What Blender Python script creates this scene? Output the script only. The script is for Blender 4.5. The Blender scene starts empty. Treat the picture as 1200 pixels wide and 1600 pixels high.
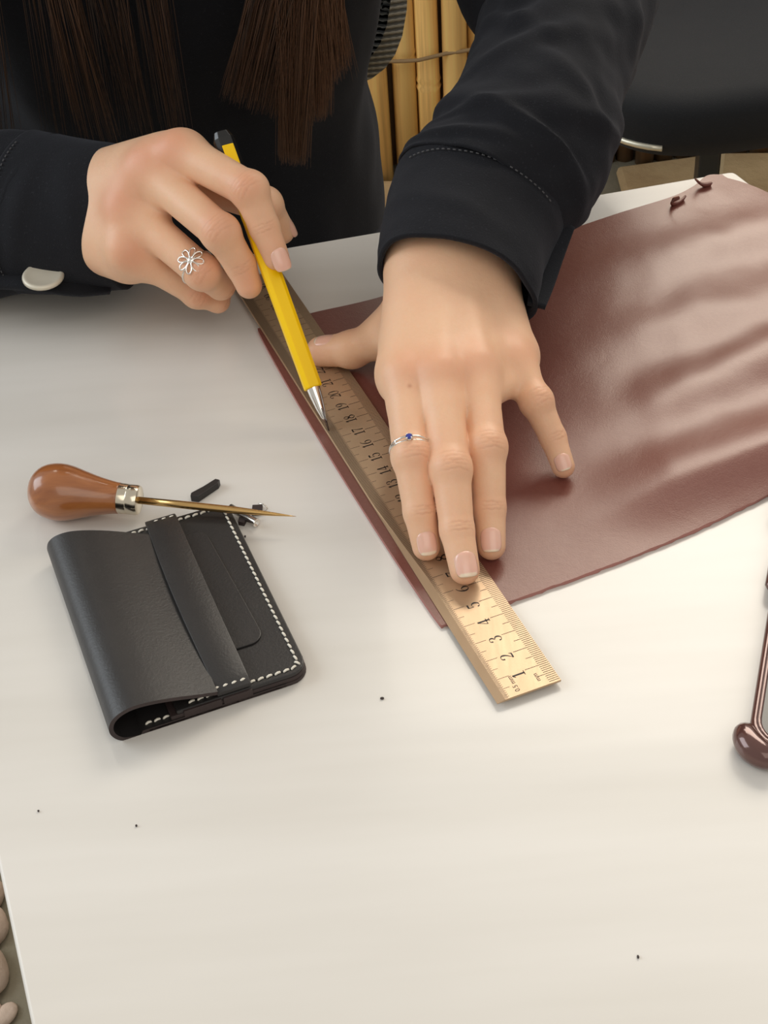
import bpy, bmesh, math, random
import numpy as np
from mathutils import Vector, Matrix, noise as mnoise
C = bpy.context.scene.collection
SC = bpy.context.scene
random.seed(7); rng = np.random.default_rng(7)
PI = math.pi

# ------------------------------------------------------------------ camera, world, lights, exposure
# all building numbers are in cm, table top at z = 0; the world is in metres, floor at z = 0
TZ = 0.74
FPX = 2400.0
PITCH, ROLL, CAMH, CAMX, CAMY = 0.847, -0.074, 42.806, -3.642, -37.438
cam_d = bpy.data.cameras.new('camera'); cam = bpy.data.objects.new('camera', cam_d); C.objects.link(cam)
cam_d.sensor_fit = 'VERTICAL'; cam_d.sensor_height = 24.0; cam_d.lens = 24.0 * FPX / 1600.0
cam_d.clip_start = 0.02; cam_d.clip_end = 100
CM = Matrix.Rotation(PITCH, 4, 'X') @ Matrix.Rotation(ROLL, 4, 'Z')
cam.matrix_world = Matrix.Translation((CAMX*.01, CAMY*.01, CAMH*.01+TZ)) @ CM
SC.camera = cam

world = bpy.data.worlds.new('world'); SC.world = world; world.use_nodes = True
wn = world.node_tree.nodes; bg = wn['Background']
bg.inputs['Color'].default_value = (1.0, 0.95, 0.88, 1); bg.inputs['Strength'].default_value = 0.58

def area(name, loc, target, sx, sy, power, col):
    d = bpy.data.lights.new(name, 'AREA'); d.shape = 'RECTANGLE'; d.size = sx; d.size_y = sy
    d.energy = power; d.color = col
    o = bpy.data.objects.new(name, d); C.objects.link(o); o.location = loc
    o.rotation_euler = (Vector(target)-Vector(loc)).to_track_quat('-Z', 'Y').to_euler()
    return o
area('skylight_back', (0.5, 2.3, 2.6), (0, 0.1, .74), 2.6, 1.2, 78, (1.0, .91, .78))
area('skylight_left', (-2.3, 0.6, 2.0), (0, 0.1, .74), 1.6, 1.4, 32, (.84, .93, 1.0))
area('skylight_front', (0.4, -1.6, 2.7), (0, 0.2, .74), 2.0, 1.6, 14, (1.0, .93, .83))
SC.view_settings.view_transform = 'Standard'; SC.view_settings.look = 'None'
SC.view_settings.gamma = 1.0; SC.view_settings.use_curve_mapping = False
SC.view_settings.exposure = -0.12

# ------------------------------------------------------------------ helpers
A = np.array
RM = np.array(CM.to_3x3())
CAMC = A([CAMX, CAMY, CAMH])
def at(u, v, z=0.0):
    d = RM @ A([(u-600)/FPX, -(v-800)/FPX, -1.0]); return CAMC + d*((z-CAMH)/d[2])
def unit(v): v = np.asarray(v, float); return v/np.linalg.norm(v)
def W(p): return (p[0]*.01, p[1]*.01, p[2]*.01+TZ)

def tag(o, label=None, cat=None, group=None, kind=None):
    if label: o['label'] = label
    if cat: o['category'] = cat
    if group: o['group'] = group
    if kind: o['kind'] = kind
    return o
def empty(name, p, label=None, cat=None, group=None, kind=None):
    o = bpy.data.objects.new(name, None); C.objects.link(o); o.location = W(p); o.empty_display_size = .02
    return tag(o, label, cat, group, kind)
def wloc(o):
    v = Vector((0, 0, 0))
    while o is not None: v = v + o.location; o = o.parent
    return v
def mesh(name, verts, faces, mat, parent=None, smooth=True, origin=None):
    """verts in cm (table frame); one mesh object whose origin is its parent's (or a given point)."""
    v = np.asarray(verts, float)
    base = wloc(parent) if parent is not None else Vector(W(origin if origin is not None else (0, 0, 0)))
    vv = v*.01 + A([-base.x, -base.y, TZ-base.z])
    m = bpy.data.meshes.new(name)
    if isinstance(faces, np.ndarray):
        n, k = faces.shape
        m.vertices.add(len(vv)); m.vertices.foreach_set('co', vv.ravel())
        m.loops.add(n*k); m.loops.foreach_set('vertex_index', faces.ravel().astype(np.int32))
        m.polygons.add(n); m.polygons.foreach_set('loop_start', np.arange(0, n*k, k, dtype=np.int32))
        m.update(calc_edges=True); m.validate()
    else:
        m.from_pydata([tuple(x) for x in vv], [], faces); m.update()
    if smooth:
        m.polygons.foreach_set('use_smooth', [True]*len(m.polygons))
    if mat: m.materials.append(mat)
    o = bpy.data.objects.new(name, m); C.objects.link(o)
    if parent is not None: o.parent = parent
    else: o.location = base
    return o
def attr(o, name, vals):
    a = o.data.attributes.new(name, 'FLOAT', 'POINT'); a.data.foreach_set('value', np.asarray(vals, np.float32))
def autosmooth(o, ang=35):
    me = o.data; bm = bmesh.new(); bm.from_mesh(me)
    for e in bm.edges:
        if len(e.link_faces) == 2 and e.calc_face_angle(0) > math.radians(ang): e.smooth = False
    bm.to_mesh(me); bm.free()
def bevel(o, w, seg=2, ang=30):
    b = o.modifiers.new('bevel', 'BEVEL'); b.width = w*.01; b.segments = seg; b.limit_method = 'ANGLE'; b.angle_limit = math.radians(ang)
    return o

class MB:
    """collects shapes (cm) that become ONE mesh"""
    def __init__(s): s.v = []; s.f = []
    def add(s, v, f):
        n = len(s.v); s.v += [tuple(x) for x in v]; s.f += [tuple(i+n for i in q) for q in f]; return s
    def box(s, c, ax, ay, az):
        c, ax, ay, az = map(A, (c, ax, ay, az)); v = [c+sx*ax+sy*ay+sz*az for sz in (-1, 1) for sy in (-1, 1) for sx in (-1, 1)]
        return s.add(v, [(0, 2, 3, 1), (4, 5, 7, 6), (0, 1, 5, 4), (2, 6, 7, 3), (0, 4, 6, 2), (1, 3, 7, 5)])
    def prism(s, poly, z0, z1):
        n = len(poly); v = [(x, y, z0) for x, y in poly]+[(x, y, z1) for x, y in poly]
        f = [tuple(range(n-1, -1, -1)), tuple(range(n, 2*n))]+[(i, (i+1) % n, n+(i+1) % n, n+i) for i in range(n)]
        return s.add(v, f)
    def lathe(s, p, axis, prof, n=32, caps=True):
        """prof: list of (distance along axis, radius)"""
        ax = unit(axis); u = unit(np.cross(ax, (0, 0, 1) if abs(ax[2]) < .9 else (1, 0, 0))); w = np.cross(ax, u)
        v = []; f = []; p = A(p)
        for d, r in prof:
            for i in range(n):
                t = 2*PI*i/n; v.append(p+ax*d+(u*math.cos(t)+w*math.sin(t))*r)
        for j in range(len(prof)-1):
            for i in range(n):
                f.append((j*n+i, j*n+(i+1) % n, (j+1)*n+(i+1) % n, (j+1)*n+i))
        if caps: f.append(tuple(range(n-1, -1, -1))); f.append(tuple((len(prof)-1)*n+i for i in range(n)))
        return s.add(v, f)
    def tube(s, pts, r, n=8, closed=False):
        pts = A(pts, ); m = len(pts); rr = r if hasattr(r, '__len__') else [r]*m
        v = []; f = []; prev = None
        for i in range(m):
            t = unit(pts[(i+1) % m]-pts[i-1]) if closed else unit(pts[min(i+1, m-1)]-pts[max(i-1, 0)])
            if prev is None: u = np.cross(t, (0, 0, 1) if abs(t[2]) < .9 else (1, 0, 0))
            else: u = prev-t*(prev@t)
            u = unit(u); prev = u; w = np.cross(t, u)
            for k in range(n):
                a = 2*PI*k/n; v.append(pts[i]+(u*math.cos(a)+w*math.sin(a))*rr[i])
        for i in range(m if closed else m-1):
            for k in range(n):
                j = (i+1) % m; f.append((i*n+k, i*n+(k+1) % n, j*n+(k+1) % n, j*n+k))
        if not closed: f.append(tuple(range(n-1, -1, -1))); f.append(tuple((m-1)*n+k for k in range(n)))
        return s.add(v, f)
    def build(s, name, mat, parent=None, smooth=True, origin=None): return mesh(name, s.v, s.f, mat, parent, smooth, origin)

def crom(P, n):
    """Catmull-Rom through the rows of P, n samples per span"""
    P = np.asarray(P, float); Q = np.vstack([2*P[0]-P[1], P, 2*P[-1]-P[-2]]); out = []
    for i in range(len(P)-1):
        a, b, c, d = Q[i:i+4]
        for t in np.linspace(0, 1, n, endpoint=False):
            out.append(.5*((2*b)+(-a+c)*t+(2*a-5*b+4*c-d)*t*t+(-a+3*b-3*c+d)*t**3))
    out.append(P[-1]); return A(out)
def grid_faces(nu, nv, closed_v=False):
    f = []
    for i in range(nu-1):
        for j in range(nv if closed_v else nv-1):
            f.append((i*nv+j, i*nv+(j+1) % nv, (i+1)*nv+(j+1) % nv, (i+1)*nv+j))
    return f

# ------------------------------------------------------------------ materials
class NT:
    def __init__(s, name):
        s.m = bpy.data.materials.new(name); s.m.use_nodes = True; s.n = s.m.node_tree.nodes; s.l = s.m.node_tree.links
        s.b = s.n['Principled BSDF']; s._tc = None
    def new(s, t, **kw):
        x = s.n.new(t)
        for k, v in kw.items(): setattr(x, k, v)
        return x
    def tc(s):
        if s._tc is None: s._tc = s.new('ShaderNodeTexCoord')
        return s._tc.outputs['Object']
    def mapping(s, scale, rot=(0, 0, 0), loc=(0, 0, 0)):
        m = s.new('ShaderNodeMapping'); m.inputs['Scale'].default_value = scale; m.inputs['Rotation'].default_value = rot; m.inputs['Location'].default_value = loc
        s.l.new(s.tc(), m.inputs['Vector']); return m.outputs[0]
    def noise(s, scale, detail=4, rough=.55, vec=None, dist=0):
        x = s.new('ShaderNodeTexNoise'); x.inputs['Scale'].default_value = scale; x.inputs['Detail'].default_value = detail
        x.inputs['Roughness'].default_value = rough; x.inputs['Distortion'].default_value = dist
        s.l.new(vec if vec is not None else s.tc(), x.inputs['Vector']); return x.outputs['Fac']
    def ramp(s, fac, stops):
        r = s.new('ShaderNodeValToRGB'); e = r.color_ramp.elements
        while len(e) < len(stops): e.new(.5)
        for q, (p, c) in zip(e, stops): q.position = p; q.color = (*c, 1) if len(c) == 3 else c
        s.l.new(fac, r.inputs[0]); return r.outputs[0]
    def mix(s, fac, a, b, mode='MIX'):
        x = s.new('ShaderNodeMix', data_type='RGBA', blend_type=mode)
        for sock, v in ((x.inputs[0], fac), (x.inputs[6], a), (x.inputs[7], b)):
            if hasattr(v, 'node'): s.l.new(v, sock)
            elif isinstance(v, (int, float)): sock.default_value = v
            else: sock.default_value = (*v, 1)
        return x.outputs[2]
    def math(s, op, a, b=None):
        x = s.new('ShaderNodeMath', operation=op)
        for sock, v in zip(x.inputs, (a, b)):
            if v is None: continue
            if hasattr(v, 'node'): s.l.new(v, sock)
            else: sock.default_value = v
        return x.outputs[0]
    def attr(s, name):
        x = s.new('ShaderNodeAttribute', attribute_name=name); return x.outputs['Fac']
    def base(s, v):
        if hasattr(v, 'node'): s.l.new(v, s.b.inputs['Base Color'])
        else: s.b.inputs['Base Color'].default_value = (*v, 1)
        return s
    def set(s, **kw):
        for k, v in kw.items():
            i = s.b.inputs[k.replace('_', ' ')]
            if hasattr(v, 'node'): s.l.new(v, i)
            else: i.default_value = v
        return s
    def bump(s, h, strength=.3, dist=.001):
        x = s.new('ShaderNodeBump'); x.inputs['Strength'].default_value = strength; x.inputs['Distance'].default_value = dist
        s.l.new(h, x.inputs['Height'])
        old = s.b.inputs['Normal'].links
        if old: s.l.new(old[0].from_socket, x.inputs['Normal'])
        s.l.new(x.outputs[0], s.b.inputs['Normal']); return s

def plain(name, col, rough=.5, metal=0.0, var=.12, scale=40, **kw):
    n = NT(name); c = n.mix(n.noise(scale), tuple(x*(1-var) for x in col), tuple(min(1, x*(1+var)) for x in col))
    n.base(c).set(Roughness=rough, Metallic=metal, **kw); return n.m

def m_skin():
    n = NT('skin')
    c = n.mix(n.noise(60, 3), (.78, .465, .285), (.84, .525, .335))
    c = n.mix(n.noise(700, 2), c, n.mix(.5, c, (.86, .57, .385)))
    c = n.mix(n.math('MULTIPLY', n.ramp(n.noise(38, 4, .6), [(.45, (0, 0, 0)), (.75, (1, 1, 1))]), .28), c, (.74, .36, .22))
    c = n.mix(n.attr('red'), c, (.70, .29, .17))
    c = n.mix(n.attr('crease'), c, (.50, .21, .12))
    n.base(c).set(Roughness=.48, Subsurface_Weight=.22, Subsurface_Radius=(1.0, .35, .18), Subsurface_Scale=.004)
    n.bump(n.noise(1600, 2), .12, .0004); n.bump(n.noise(420, 3, .6), .10, .0008)
    return n.m
def m_nail():
    n = NT('nail'); c = n.mix(n.attr('tip'), n.mix(n.noise(160, 2), (.83, .46, .35), (.88, .53, .42)), (.88, .69, .52))
    n.base(c).set(Roughness=.22, Coat_Weight=.5, Coat_Roughness=.12, Subsurface_Weight=.15, Subsurface_Scale=.002); return n.m
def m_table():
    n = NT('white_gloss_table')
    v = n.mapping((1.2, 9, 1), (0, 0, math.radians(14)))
    c = n.mix(n.ramp(n.noise(2.4, 4, .55, n.mapping((1.0, 8, 1), (0, 0, math.radians(-11)))), [(.35, (0, 0, 0)), (.65, (1, 1, 1))]), (.675, .65, .605), (.75, .728, .69))  # streaked reflections on the tabletop, painted into the base colour
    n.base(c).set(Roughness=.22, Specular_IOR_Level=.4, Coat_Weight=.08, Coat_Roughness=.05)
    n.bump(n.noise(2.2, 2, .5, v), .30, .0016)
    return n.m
def m_maroon(name='maroon_leather'):
    n = NT(name)
    c = n.mix(n.noise(14, 5, .6), (.135, .036, .032), (.185, .056, .046))
    c = n.mix(n.math('MULTIPLY', n.noise(650, 3), .5), c, (.24, .10, .085))
    r = n.new('ShaderNodeMapRange'); n.l.new(n.noise(9, 4, .6), r.inputs[0]); r.inputs[3].default_value = .34; r.inputs[4].default_value = .50
    n.base(c).set(Roughness=r.outputs[0], Specular_IOR_Level=.6, Coat_Weight=.55, Coat_Roughness=.30, Coat_Tint=(1, .90, .76, 1))
    n.bump(n.noise(1500, 3, .6), .35, .0004); n.bump(n.noise(70, 5, .6, None, .6), .18, .0016)
    return n.m
def m_black_leather(name, a=(.012, .011, .0115), b=(.026, .0235, .0225), rough=.43):
    n = NT(name); c = n.mix(n.noise(45, 5, .65), a, b)
    n.base(c).set(Roughness=rough, Specular_IOR_Level=.55)
    n.bump(n.noise(900, 3, .6), .25, .0004); n.bump(n.noise(55, 4, .6), .12, .001); return n.m
def m_fabric(name, a, b, rough=.9):
    n = NT(name); c = n.mix(n.noise(22, 5, .6), a, b)
    c = n.mix(n.ramp(n.noise(900, 2), [(.62, (0, 0, 0)), (.75, (1, 1, 1))]), c, tuple(x*1.6+.003 for x in b))
    n.base(c).set(Roughness=rough, Sheen_Weight=.06, Sheen_Roughness=.5, Sheen_Tint=(.7, .75, .9, 1), Specular_IOR_Level=.25)
    n.bump(n.noise(1400, 2), .4, .0006); return n.m
def m_ruler():
    n = NT('ruler_steel'); v = n.mapping((40, 4, 1), (0, 0, .342))
    c = n.mix(n.noise(35, 4), (.50, .345, .21), (.575, .415, .27))
    r = n.new('ShaderNodeMapRange'); n.l.new(n.noise(12, 3, .6, v), r.inputs[0]); r.inputs[3].default_value = .26; r.inputs[4].default_value = .42
    n.base(c).set(Metallic=.5, Roughness=r.outputs[0]); n.bump(n.noise(60, 3), .05, .0006); return n.m
def m_wood():
    n = NT('polished_wood'); v = n.mapping((2.2, 14, 14), (0, 0, -.02))
    c = n.ramp(n.noise(9, 6, .65, v, .8), [(.2, (.20, .055, .016)), (.55, (.36, .125, .035)), (.85, (.50, .20, .065))])
    n.base(c).set(Roughness=.28, Coat_Weight=.7, Coat_Roughness=.12); return n.m
def m_bamboo(name, tint):
    n = NT(name); v = n.mapping((60, 60, 1.6)); w = n.new('ShaderNodeObjectInfo').outputs['Random']
    c = n.ramp(n.noise(1.6, 5, .6, v), [(.25, tuple(.55*x for x in tint)), (.5, tint), (.8, tuple(min(1, 1.35*x) for x in tint))])
    c = n.mix(w, c, n.mix(.5, c, tuple(.55*x for x in tint)))
    n.base(c).set(Roughness=.42, Subsurface_Weight=.0); n.bump(n.noise(3, 4, .6, v), .2, .002); return n.m
def m_stone(name, a, b):
    n = NT(name); c = n.ramp(n.noise(9, 6, .65), [(.3, a), (.7, b)]); n.base(c).set(Roughness=.85); n.bump(n.noise(45, 6, .65), .5, .006); return n.m
M = dict(
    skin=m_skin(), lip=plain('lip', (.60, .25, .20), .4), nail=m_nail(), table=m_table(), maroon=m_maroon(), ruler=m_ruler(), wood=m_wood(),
    raw=plain('raw_leather_edge', (.42, .19, .165), .8), print=plain('black_print', (.018, .014, .012), .5),
    wallet=m_black_leather('black_leather'), wedge=m_black_leather('dark_leather_edge', (.012, .008, .008), (.05, .028, .026), .6),
    thread=plain('cream_thread', (.82, .78, .68), .7), hole=plain('stitch_hole', (.004, .004, .004), .9),
    brass=plain('brass', (.66, .47, .25), .24, 1.0), nickel=plain('nickel', (.70, .64, .52), .2, 1.0), gold=plain('gold_steel', (.62, .40, .16), .25, 1.0),
    pewter=plain('pewter', (.66, .61, .50), .5, .35), silver=plain('silver', (.86, .82, .76), .2, 1.0), chrome=plain('chrome', (.80, .78, .74), .14, 1.0), gem=plain('blue_gem', (.05, .06, .34), .08),
    yellow=plain('yellow_plastic', (1.0, .63, .001), .34, 0, .02, 40, Specular_IOR_Level=.3), black=plain('black_plastic', (.012, .012, .012), .22),
    blade=plain('dark_blade', (.12, .11, .11), .25, 1.0), shirt=m_fabric('black_cloth', (.0055, .006, .0085), (.0105, .011, .0145)),
    seam=plain('seam_thread', (.07, .07, .075), .9), case=plain('rose_case', (.115, .050, .042), .16, .3, .1, 40, Coat_Weight=.6),
    glass=plain('dark_screen', (.012, .011, .010), .05), trouser=m_fabric('dark_trouser_cloth', (.012, .013, .018), (.02, .02, .026)),
    bamboo=m_bamboo('bamboo', (.95, .60, .21)), bamboo_dark=m_bamboo('dark_brown_bamboo', (.20, .11, .05)), twine=plain('twine', (.30, .20, .10), .9),
    stone=m_stone('flagstone', (.42, .28, .14), (.62, .45, .24)), floor=m_stone('grey_mortar', (.17, .15, .10), (.27, .235, .17)),
    pebble=m_stone('pink_pebble', (.46, .34, .26), (.70, .56, .46)), cushion=m_fabric('black_upholstery', (.006, .007, .009), (.011, .0115, .013), .75),
    rim=plain('pale_metal', (.66, .62, .50), .35, .6), post=plain('dark_metal', (.03, .035, .04), .35, .5), white=plain('white_edge', (.80, .78, .73), .4),
)
def m_weave():
    n = NT('grey_weave'); w = n.new('ShaderNodeTexWave', wave_type='BANDS', bands_direction='Z'); w.inputs['Scale'].default_value = 66
    n.l.new(n.tc(), w.inputs['Vector'])
    x = n.new('ShaderNodeTexWave', wave_type='BANDS', bands_direction='X'); x.inputs['Scale'].default_value = 60; n.l.new(n.tc(), x.inputs['Vector'])
    h = n.math('MULTIPLY', w.outputs['Fac'], n.math('ADD', n.math('MULTIPLY', x.outputs['Fac'], .4), .6))
    n.base(n.ramp(h, [(.2, (.08, .078, .07)), (.6, (.36, .33, .27))])).set(Roughness=.75); n.bump(h, .8, .003); return n.m
M['weave'] = m_weave()
def m_hair():
    n = NT('brown_hair'); c = n.mix(n.attr('tone'), (.028, .017, .012), (.21, .10, .05))
    n.base(c).set(Roughness=.42, Specular_IOR_Level=.5); return n.m
M['hair'] = m_hair()

# ------------------------------------------------------------------ the setting
def quad_slab(name, pts, z0, z1, mat, parent=None, **k):
    b = MB(); b.prism([(p[0], p[1]) for p in pts], z0, z1); return b.build(name, mat, parent, smooth=False, **k)
FLOOR = -100*TZ
fl = quad_slab('floor', [(-260, -220), (300, -220), (300, 330), (-260, 330)], FLOOR-6, FLOOR, M['floor'], origin=(0, 0, FLOOR)); tag(fl, kind='structure')
# flagstones of the floor: uneven slabs with open joints
fs = random.Random(4)
ys = [60, 92, 121, 146, 170]
for j in range(len(ys)-1):
    x = -70+fs.uniform(0, 20)
    while x < 130:
        w = fs.uniform(24, 42); y0, y1 = ys[j]+1, ys[j+1]-1
        b = MB(); q = [(x+fs.uniform(0, 2), y0+fs.uniform(0, 2)), (x+w*.5, y0-fs.uniform(0, 1)), (x+w-2-fs.uniform(0, 2), y0+fs.uniform(0, 2)),
                       (x+w-1.5-fs.uniform(0, 2), y1-fs.uniform(0, 2)), (x+w*.5, y1+fs.uniform(0, 1)), (x+fs.uniform(0, 2), y1-fs.uniform(0, 2))]
        if q[0][1] < 160:
            b.prism(q, FLOOR-.5, FLOOR+1.0+fs.uniform(-.2, .3)); o = b.build('flagstone', M['stone'], fl, smooth=False); bevel(o, .8, 2)
        x += w
# rounded pebbles set in the mortar at the left of the table
def pebble(px, py, rx, ry, rz, rot, seed):
    bm = bmesh.new(); bmesh.ops.create_icosphere(bm, subdivisions=3, radius=1)
    c = at(px, py, FLOOR); v = []; R = Matrix.Rotation(rot, 3, 'Z')
    for q in bm.verts:
        p = q.co*(1+.13*mnoise.noise(q.co*1.1+Vector((seed*3.1, 0, 0)))); p = R @ Vector((p.x*rx, p.y*ry, p.z*rz)); v.append(c+A(p)+A([0, 0, rz*.55]))
    f = [tuple(x.index for x in g.verts) for g in bm.faces]; bm.free()
    return mesh('pebble', v, f, M['pebble'], fl)
for k, a in enumerate([(-14, 1455, 1.7, 2.0, 1.3, .1), (-18, 1525, 1.9, 2.6, 1.4, .2), (-20, 1405, 1.7, 1.8, 1.3, .1), (-85, 1500, 2.3, 2.6, 1.4, .4), (-80, 1430, 2.2, 2, 1.3, .3), (-70, 1590, 2.4, 2.2, 1.4, .1), (-26, 1350, 1.9, 2, 1.3, .2)]): pebble(*a, k)
for k, a in enumerate([(6, 1592, 1.5, .9, .5, .9), (-24, 1585, 1.6, 1.3, .7, .2)]): pebble(*a, k+20)

# bamboo wall behind: each culm a part of the wall
wl = MB().box((25, 176, FLOOR+60), (160, 0, 0), (0, 1, 0), (0, 0, 60)).build('wall_back', M['bamboo_dark'], None, False, origin=(25, 176, FLOOR)); tag(wl, kind='structure')
def culm(x, y, r, mat, seed, z0=FLOOR, z1=FLOOR+122, lean=0):
    g = random.Random(seed); prof = [(0, r)]; d = g.uniform(10, 30)
    while d < z1-z0-4:
        prof += [(d-1.2, r*.98), (d-.5, r*1.10), (d, r*.97), (d+.5, r*1.08), (d+1.2, r)]; d += g.uniform(26, 40)
    prof.append((z1-z0, r)); b = MB(); b.lathe((x, y, z0), (lean, 0, 1), prof, 12); return b.build('bamboo_culm', mat, wl)
g = random.Random(3); x = -36.0; k = 0
while x < 120:
    r = g.uniform(1.15, 1.8); 
    if x > 24: mat = M['bamboo_dark'] if g.random() < .72 else M['bamboo']  # culms further right are mostly dark brown
    else: mat = M['bamboo']
    culm(x+r, 171+g.uniform(-.9, .9), r, mat, k, lean=g.uniform(-.008, .008)); x += 2*r+(g.uniform(.0, .25) if g.random() < .8 else .6); k += 1
for (za, yo) in ((-20, 168.6), (12, 168.8), (-52, 168.6)):
    P = [(xx, yo+.3*math.sin(xx*.8), FLOOR+74+za+2.2*math.sin(xx*.09+za)) for xx in np.arange(-36, 60, 2.0)]
    MB().tube(P, .28, 6).build('twine', M['twine'], wl)
# ------------------------------------------------------------------ table
tb = empty('table', (-2, 0, FLOOR), 'white high-gloss work table under the leather, wallet and tools', 'table')
fr, fl_ = at(1146, 267.5), at(0, 463)
fd = unit(fr-fl_)
ld, rd = A([.296, -.955, 0]), A([.365, -.931, 0])
# left edge through two picture points, carried to the far edge
p0, p1 = at(10.5, 1415), at(49, 1600); ld = unit(p1-p0)
t = np.linalg.solve(A([[fd[0], -ld[0]], [fd[1], -ld[1]]]), (p0-fr)[:2]); FLc = fr+fd*t[0]
q1 = at(1182, 295); rd = unit(q1-fr); NL = FLc+ld*86; NR = fr+rd*86
poly = [NL[:2], NR[:2], fr[:2], FLc[:2]]
def rounded(poly, r, n=5):
    out = []; m = len(poly); P = [A(p) for p in poly]
    for i in range(m):
        a, b, c = P[i-1], P[i], P[(i+1) % m]; u, v = unit(a-b), unit(c-b); s = b+u*r; e = b+v*r
        for t in np.linspace(0, 1, n): out.append((1-t)**2*s+2*t*(1-t)*b+t*t*e)
    return out
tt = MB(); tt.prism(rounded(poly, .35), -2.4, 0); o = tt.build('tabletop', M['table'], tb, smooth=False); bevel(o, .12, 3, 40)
cen = sum(A(p) for p in poly)/4
for p in poly:
    q = A(p)+(cen-A(p))*.11; MB().lathe((q[0], q[1], FLOOR), (0, 0, 1), [(0, 1.4), (1, 1.7), (-FLOOR-2.4, 1.7)], 16).build('leg', M['rim'], tb)

# ------------------------------------------------------------------ black chair at the right, seat corner in view
def seat_chair():
    c = empty('chair', (48, 127, FLOOR), 'black upholstered chair behind the table, its rounded seat corner at the top right', 'chair')
    cx, cy, hw, hd = 40.7, 126.3, 23, 23; zt = -29
    # cushion: rounded square, domed
    n = 64; v = []; f = []; prof = [(-7.5, .90), (-6.8, .965), (-5, 1.0), (-2.2, 1.0), (-.8, .97), (-.1, .90), (.5, .72), (.8, .4), (.9, .0)]
    th = math.radians(10); ca, sa = math.cos(th), math.sin(th)
    for dz, s in prof:
        for i in range(n):
            t = 2*PI*i/n; c_, s_ = math.cos(t), math.sin(t); e = 2/4.2
            X = math.copysign(abs(c_)**e, c_)*hw*s; Y = math.copysign(abs(s_)**e, s_)*hd*s
            v.append((cx+X*ca-Y*sa, cy+X*sa+Y*ca, zt+dz))
    f = grid_faces(len(prof), n, True); f.append(tuple(range(n-1, -1, -1)))
    mesh('seat', v, f, M['cushion'], c)
    P = [tuple(A([cx, cy, 0])+(A(q)-A([cx, cy, 0]))*[1.03, 1.03, 0]+A([0, 0, zt-5.6])) for q in v[n:2*n]]
    MB().tube(P[28:43], .34, 8).build('seat_rim', M['rim'], c)
    # swivel column with a star foot
    o = MB().box((cx-2.6, cy, (FLOOR+zt-7)/2+1), (1.25, 0, 0), (0, 1.25, 0), (0, 0, (zt-7-FLOOR)/2-1)).build('column', M['post'], c, False); bevel(o, .3)
    MB().box((cx-1.1, cy-.9, (FLOOR+zt-7)/2+1), (.22, 0, 0), (0, .3, 0), (0, 0, (zt-7-FLOOR)/2-1)).build('edge_strip', M['rim'], o, False)
    for k in range(4):
        a_ = PI/4+k*PI/2+th; MB().tube([(cx, cy, FLOOR+5), (cx+12*math.cos(a_), cy+12*math.sin(a_), FLOOR+4), (cx+24*math.cos(a_), cy+24*math.sin(a_), FLOOR+1.2)], [2.2, 1.8, 1.2], 10).build('foot', M['post'], c)
    MB().box((cx, cy, zt-7.6), (9, 0, 0), (0, 9, 0), (0, 0, .6)).build('seat_plate', M['post'], c, False)
    # backrest on the far side, outside the frame
    v = []
    for k, (dy, s) in enumerate([(-2.5, .9), (-1.8, 1), (1.2, 1), (2, .9)]):
        for i in range(n):
            t = 2*PI*i/n; c_, s_ = math.cos(t), math.sin(t); e = .5
            v.append((cx+3+math.copysign(abs(c_)**e, c_)*21*s, cy+26+dy, zt+26+math.copysign(abs(s_)**e, s_)*17*s))
    f = grid_faces(4, n, True); f += [tuple(range(n)), tuple(range(4*n-1, 3*n-1, -1))]
    mesh('backrest', v, f, M['cushion'], c)
    for sx in (-14, 14): MB().tube([(cx+sx, cy+20, zt-6), (cx+sx+1, cy+26.5, zt-2), (cx+sx+2, cy+27.5, zt+14)], 1.0, 8).build('back_bar', M['post'], c)
seat_chair()
# ------------------------------------------------------------------ the person's own chair: woven backrest behind her
def own_chair():
    c = empty('chair', (-17, 70, FLOOR), 'chair with grey woven backrest showing beside the dark shirt of the seated person', 'chair')
    n = 40; v = []; 
    # backrest outline: rounded slab, curved around the back
    prof = [(-1.2, .94), (-.5, 1.0), (.5, 1.0), (1.2, .94)]
    for dy, s in prof:
        for i in range(n):
            t = 2*PI*i/n; c_, s_ = math.cos(t), math.sin(t); e = 2/6
            X = math.copysign(abs(c_)**e, c_)*18.9*s; Z = math.copysign(abs(s_)**e, s_)*21*s
            v.append((-18.0+X, 71+dy-(X/18)**2*3.0, 11.5+Z))
    f = grid_faces(4, n, True); f += [tuple(range(n)), tuple(range(4*n-1, 3*n-1, -1))]
    mesh('backrest', v, f, M['weave'], c)
    v = []; prof = [(-3, .93), (-2, 1), (-.6, 1), (0, .93)]
    for dz, s in prof:
        for i in range(n):
            t = 2*PI*i/n; c_, s_ = math.cos(t), math.sin(t); e = .6
            v.append((-16+math.copysign(abs(c_)**e, c_)*21*s, 53+math.copysign(abs(s_)**e, s_)*20*s, -29+dz))
    f = grid_faces(4, n, True); f += [tuple(range(n-1, -1, -1)), tuple(range(3*n, 4*n))]
    mesh('seat', v, f, M['weave'], c)
    for sx in (-1, 1):
        MB().tube([(-18+sx*12, 40, -31), (-18+sx*12.5, 39, FLOOR)], [1.4, 1.1], 10).build('leg', M['post'], c)
        MB().tube([(-18+sx*9, 72.5, 10), (-18+sx*10, 73, -28), (-18+sx*11, 76, FLOOR)], [1.2, 1.4, 1.1], 10).build('leg', M['post'], c)
own_chair()

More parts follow.
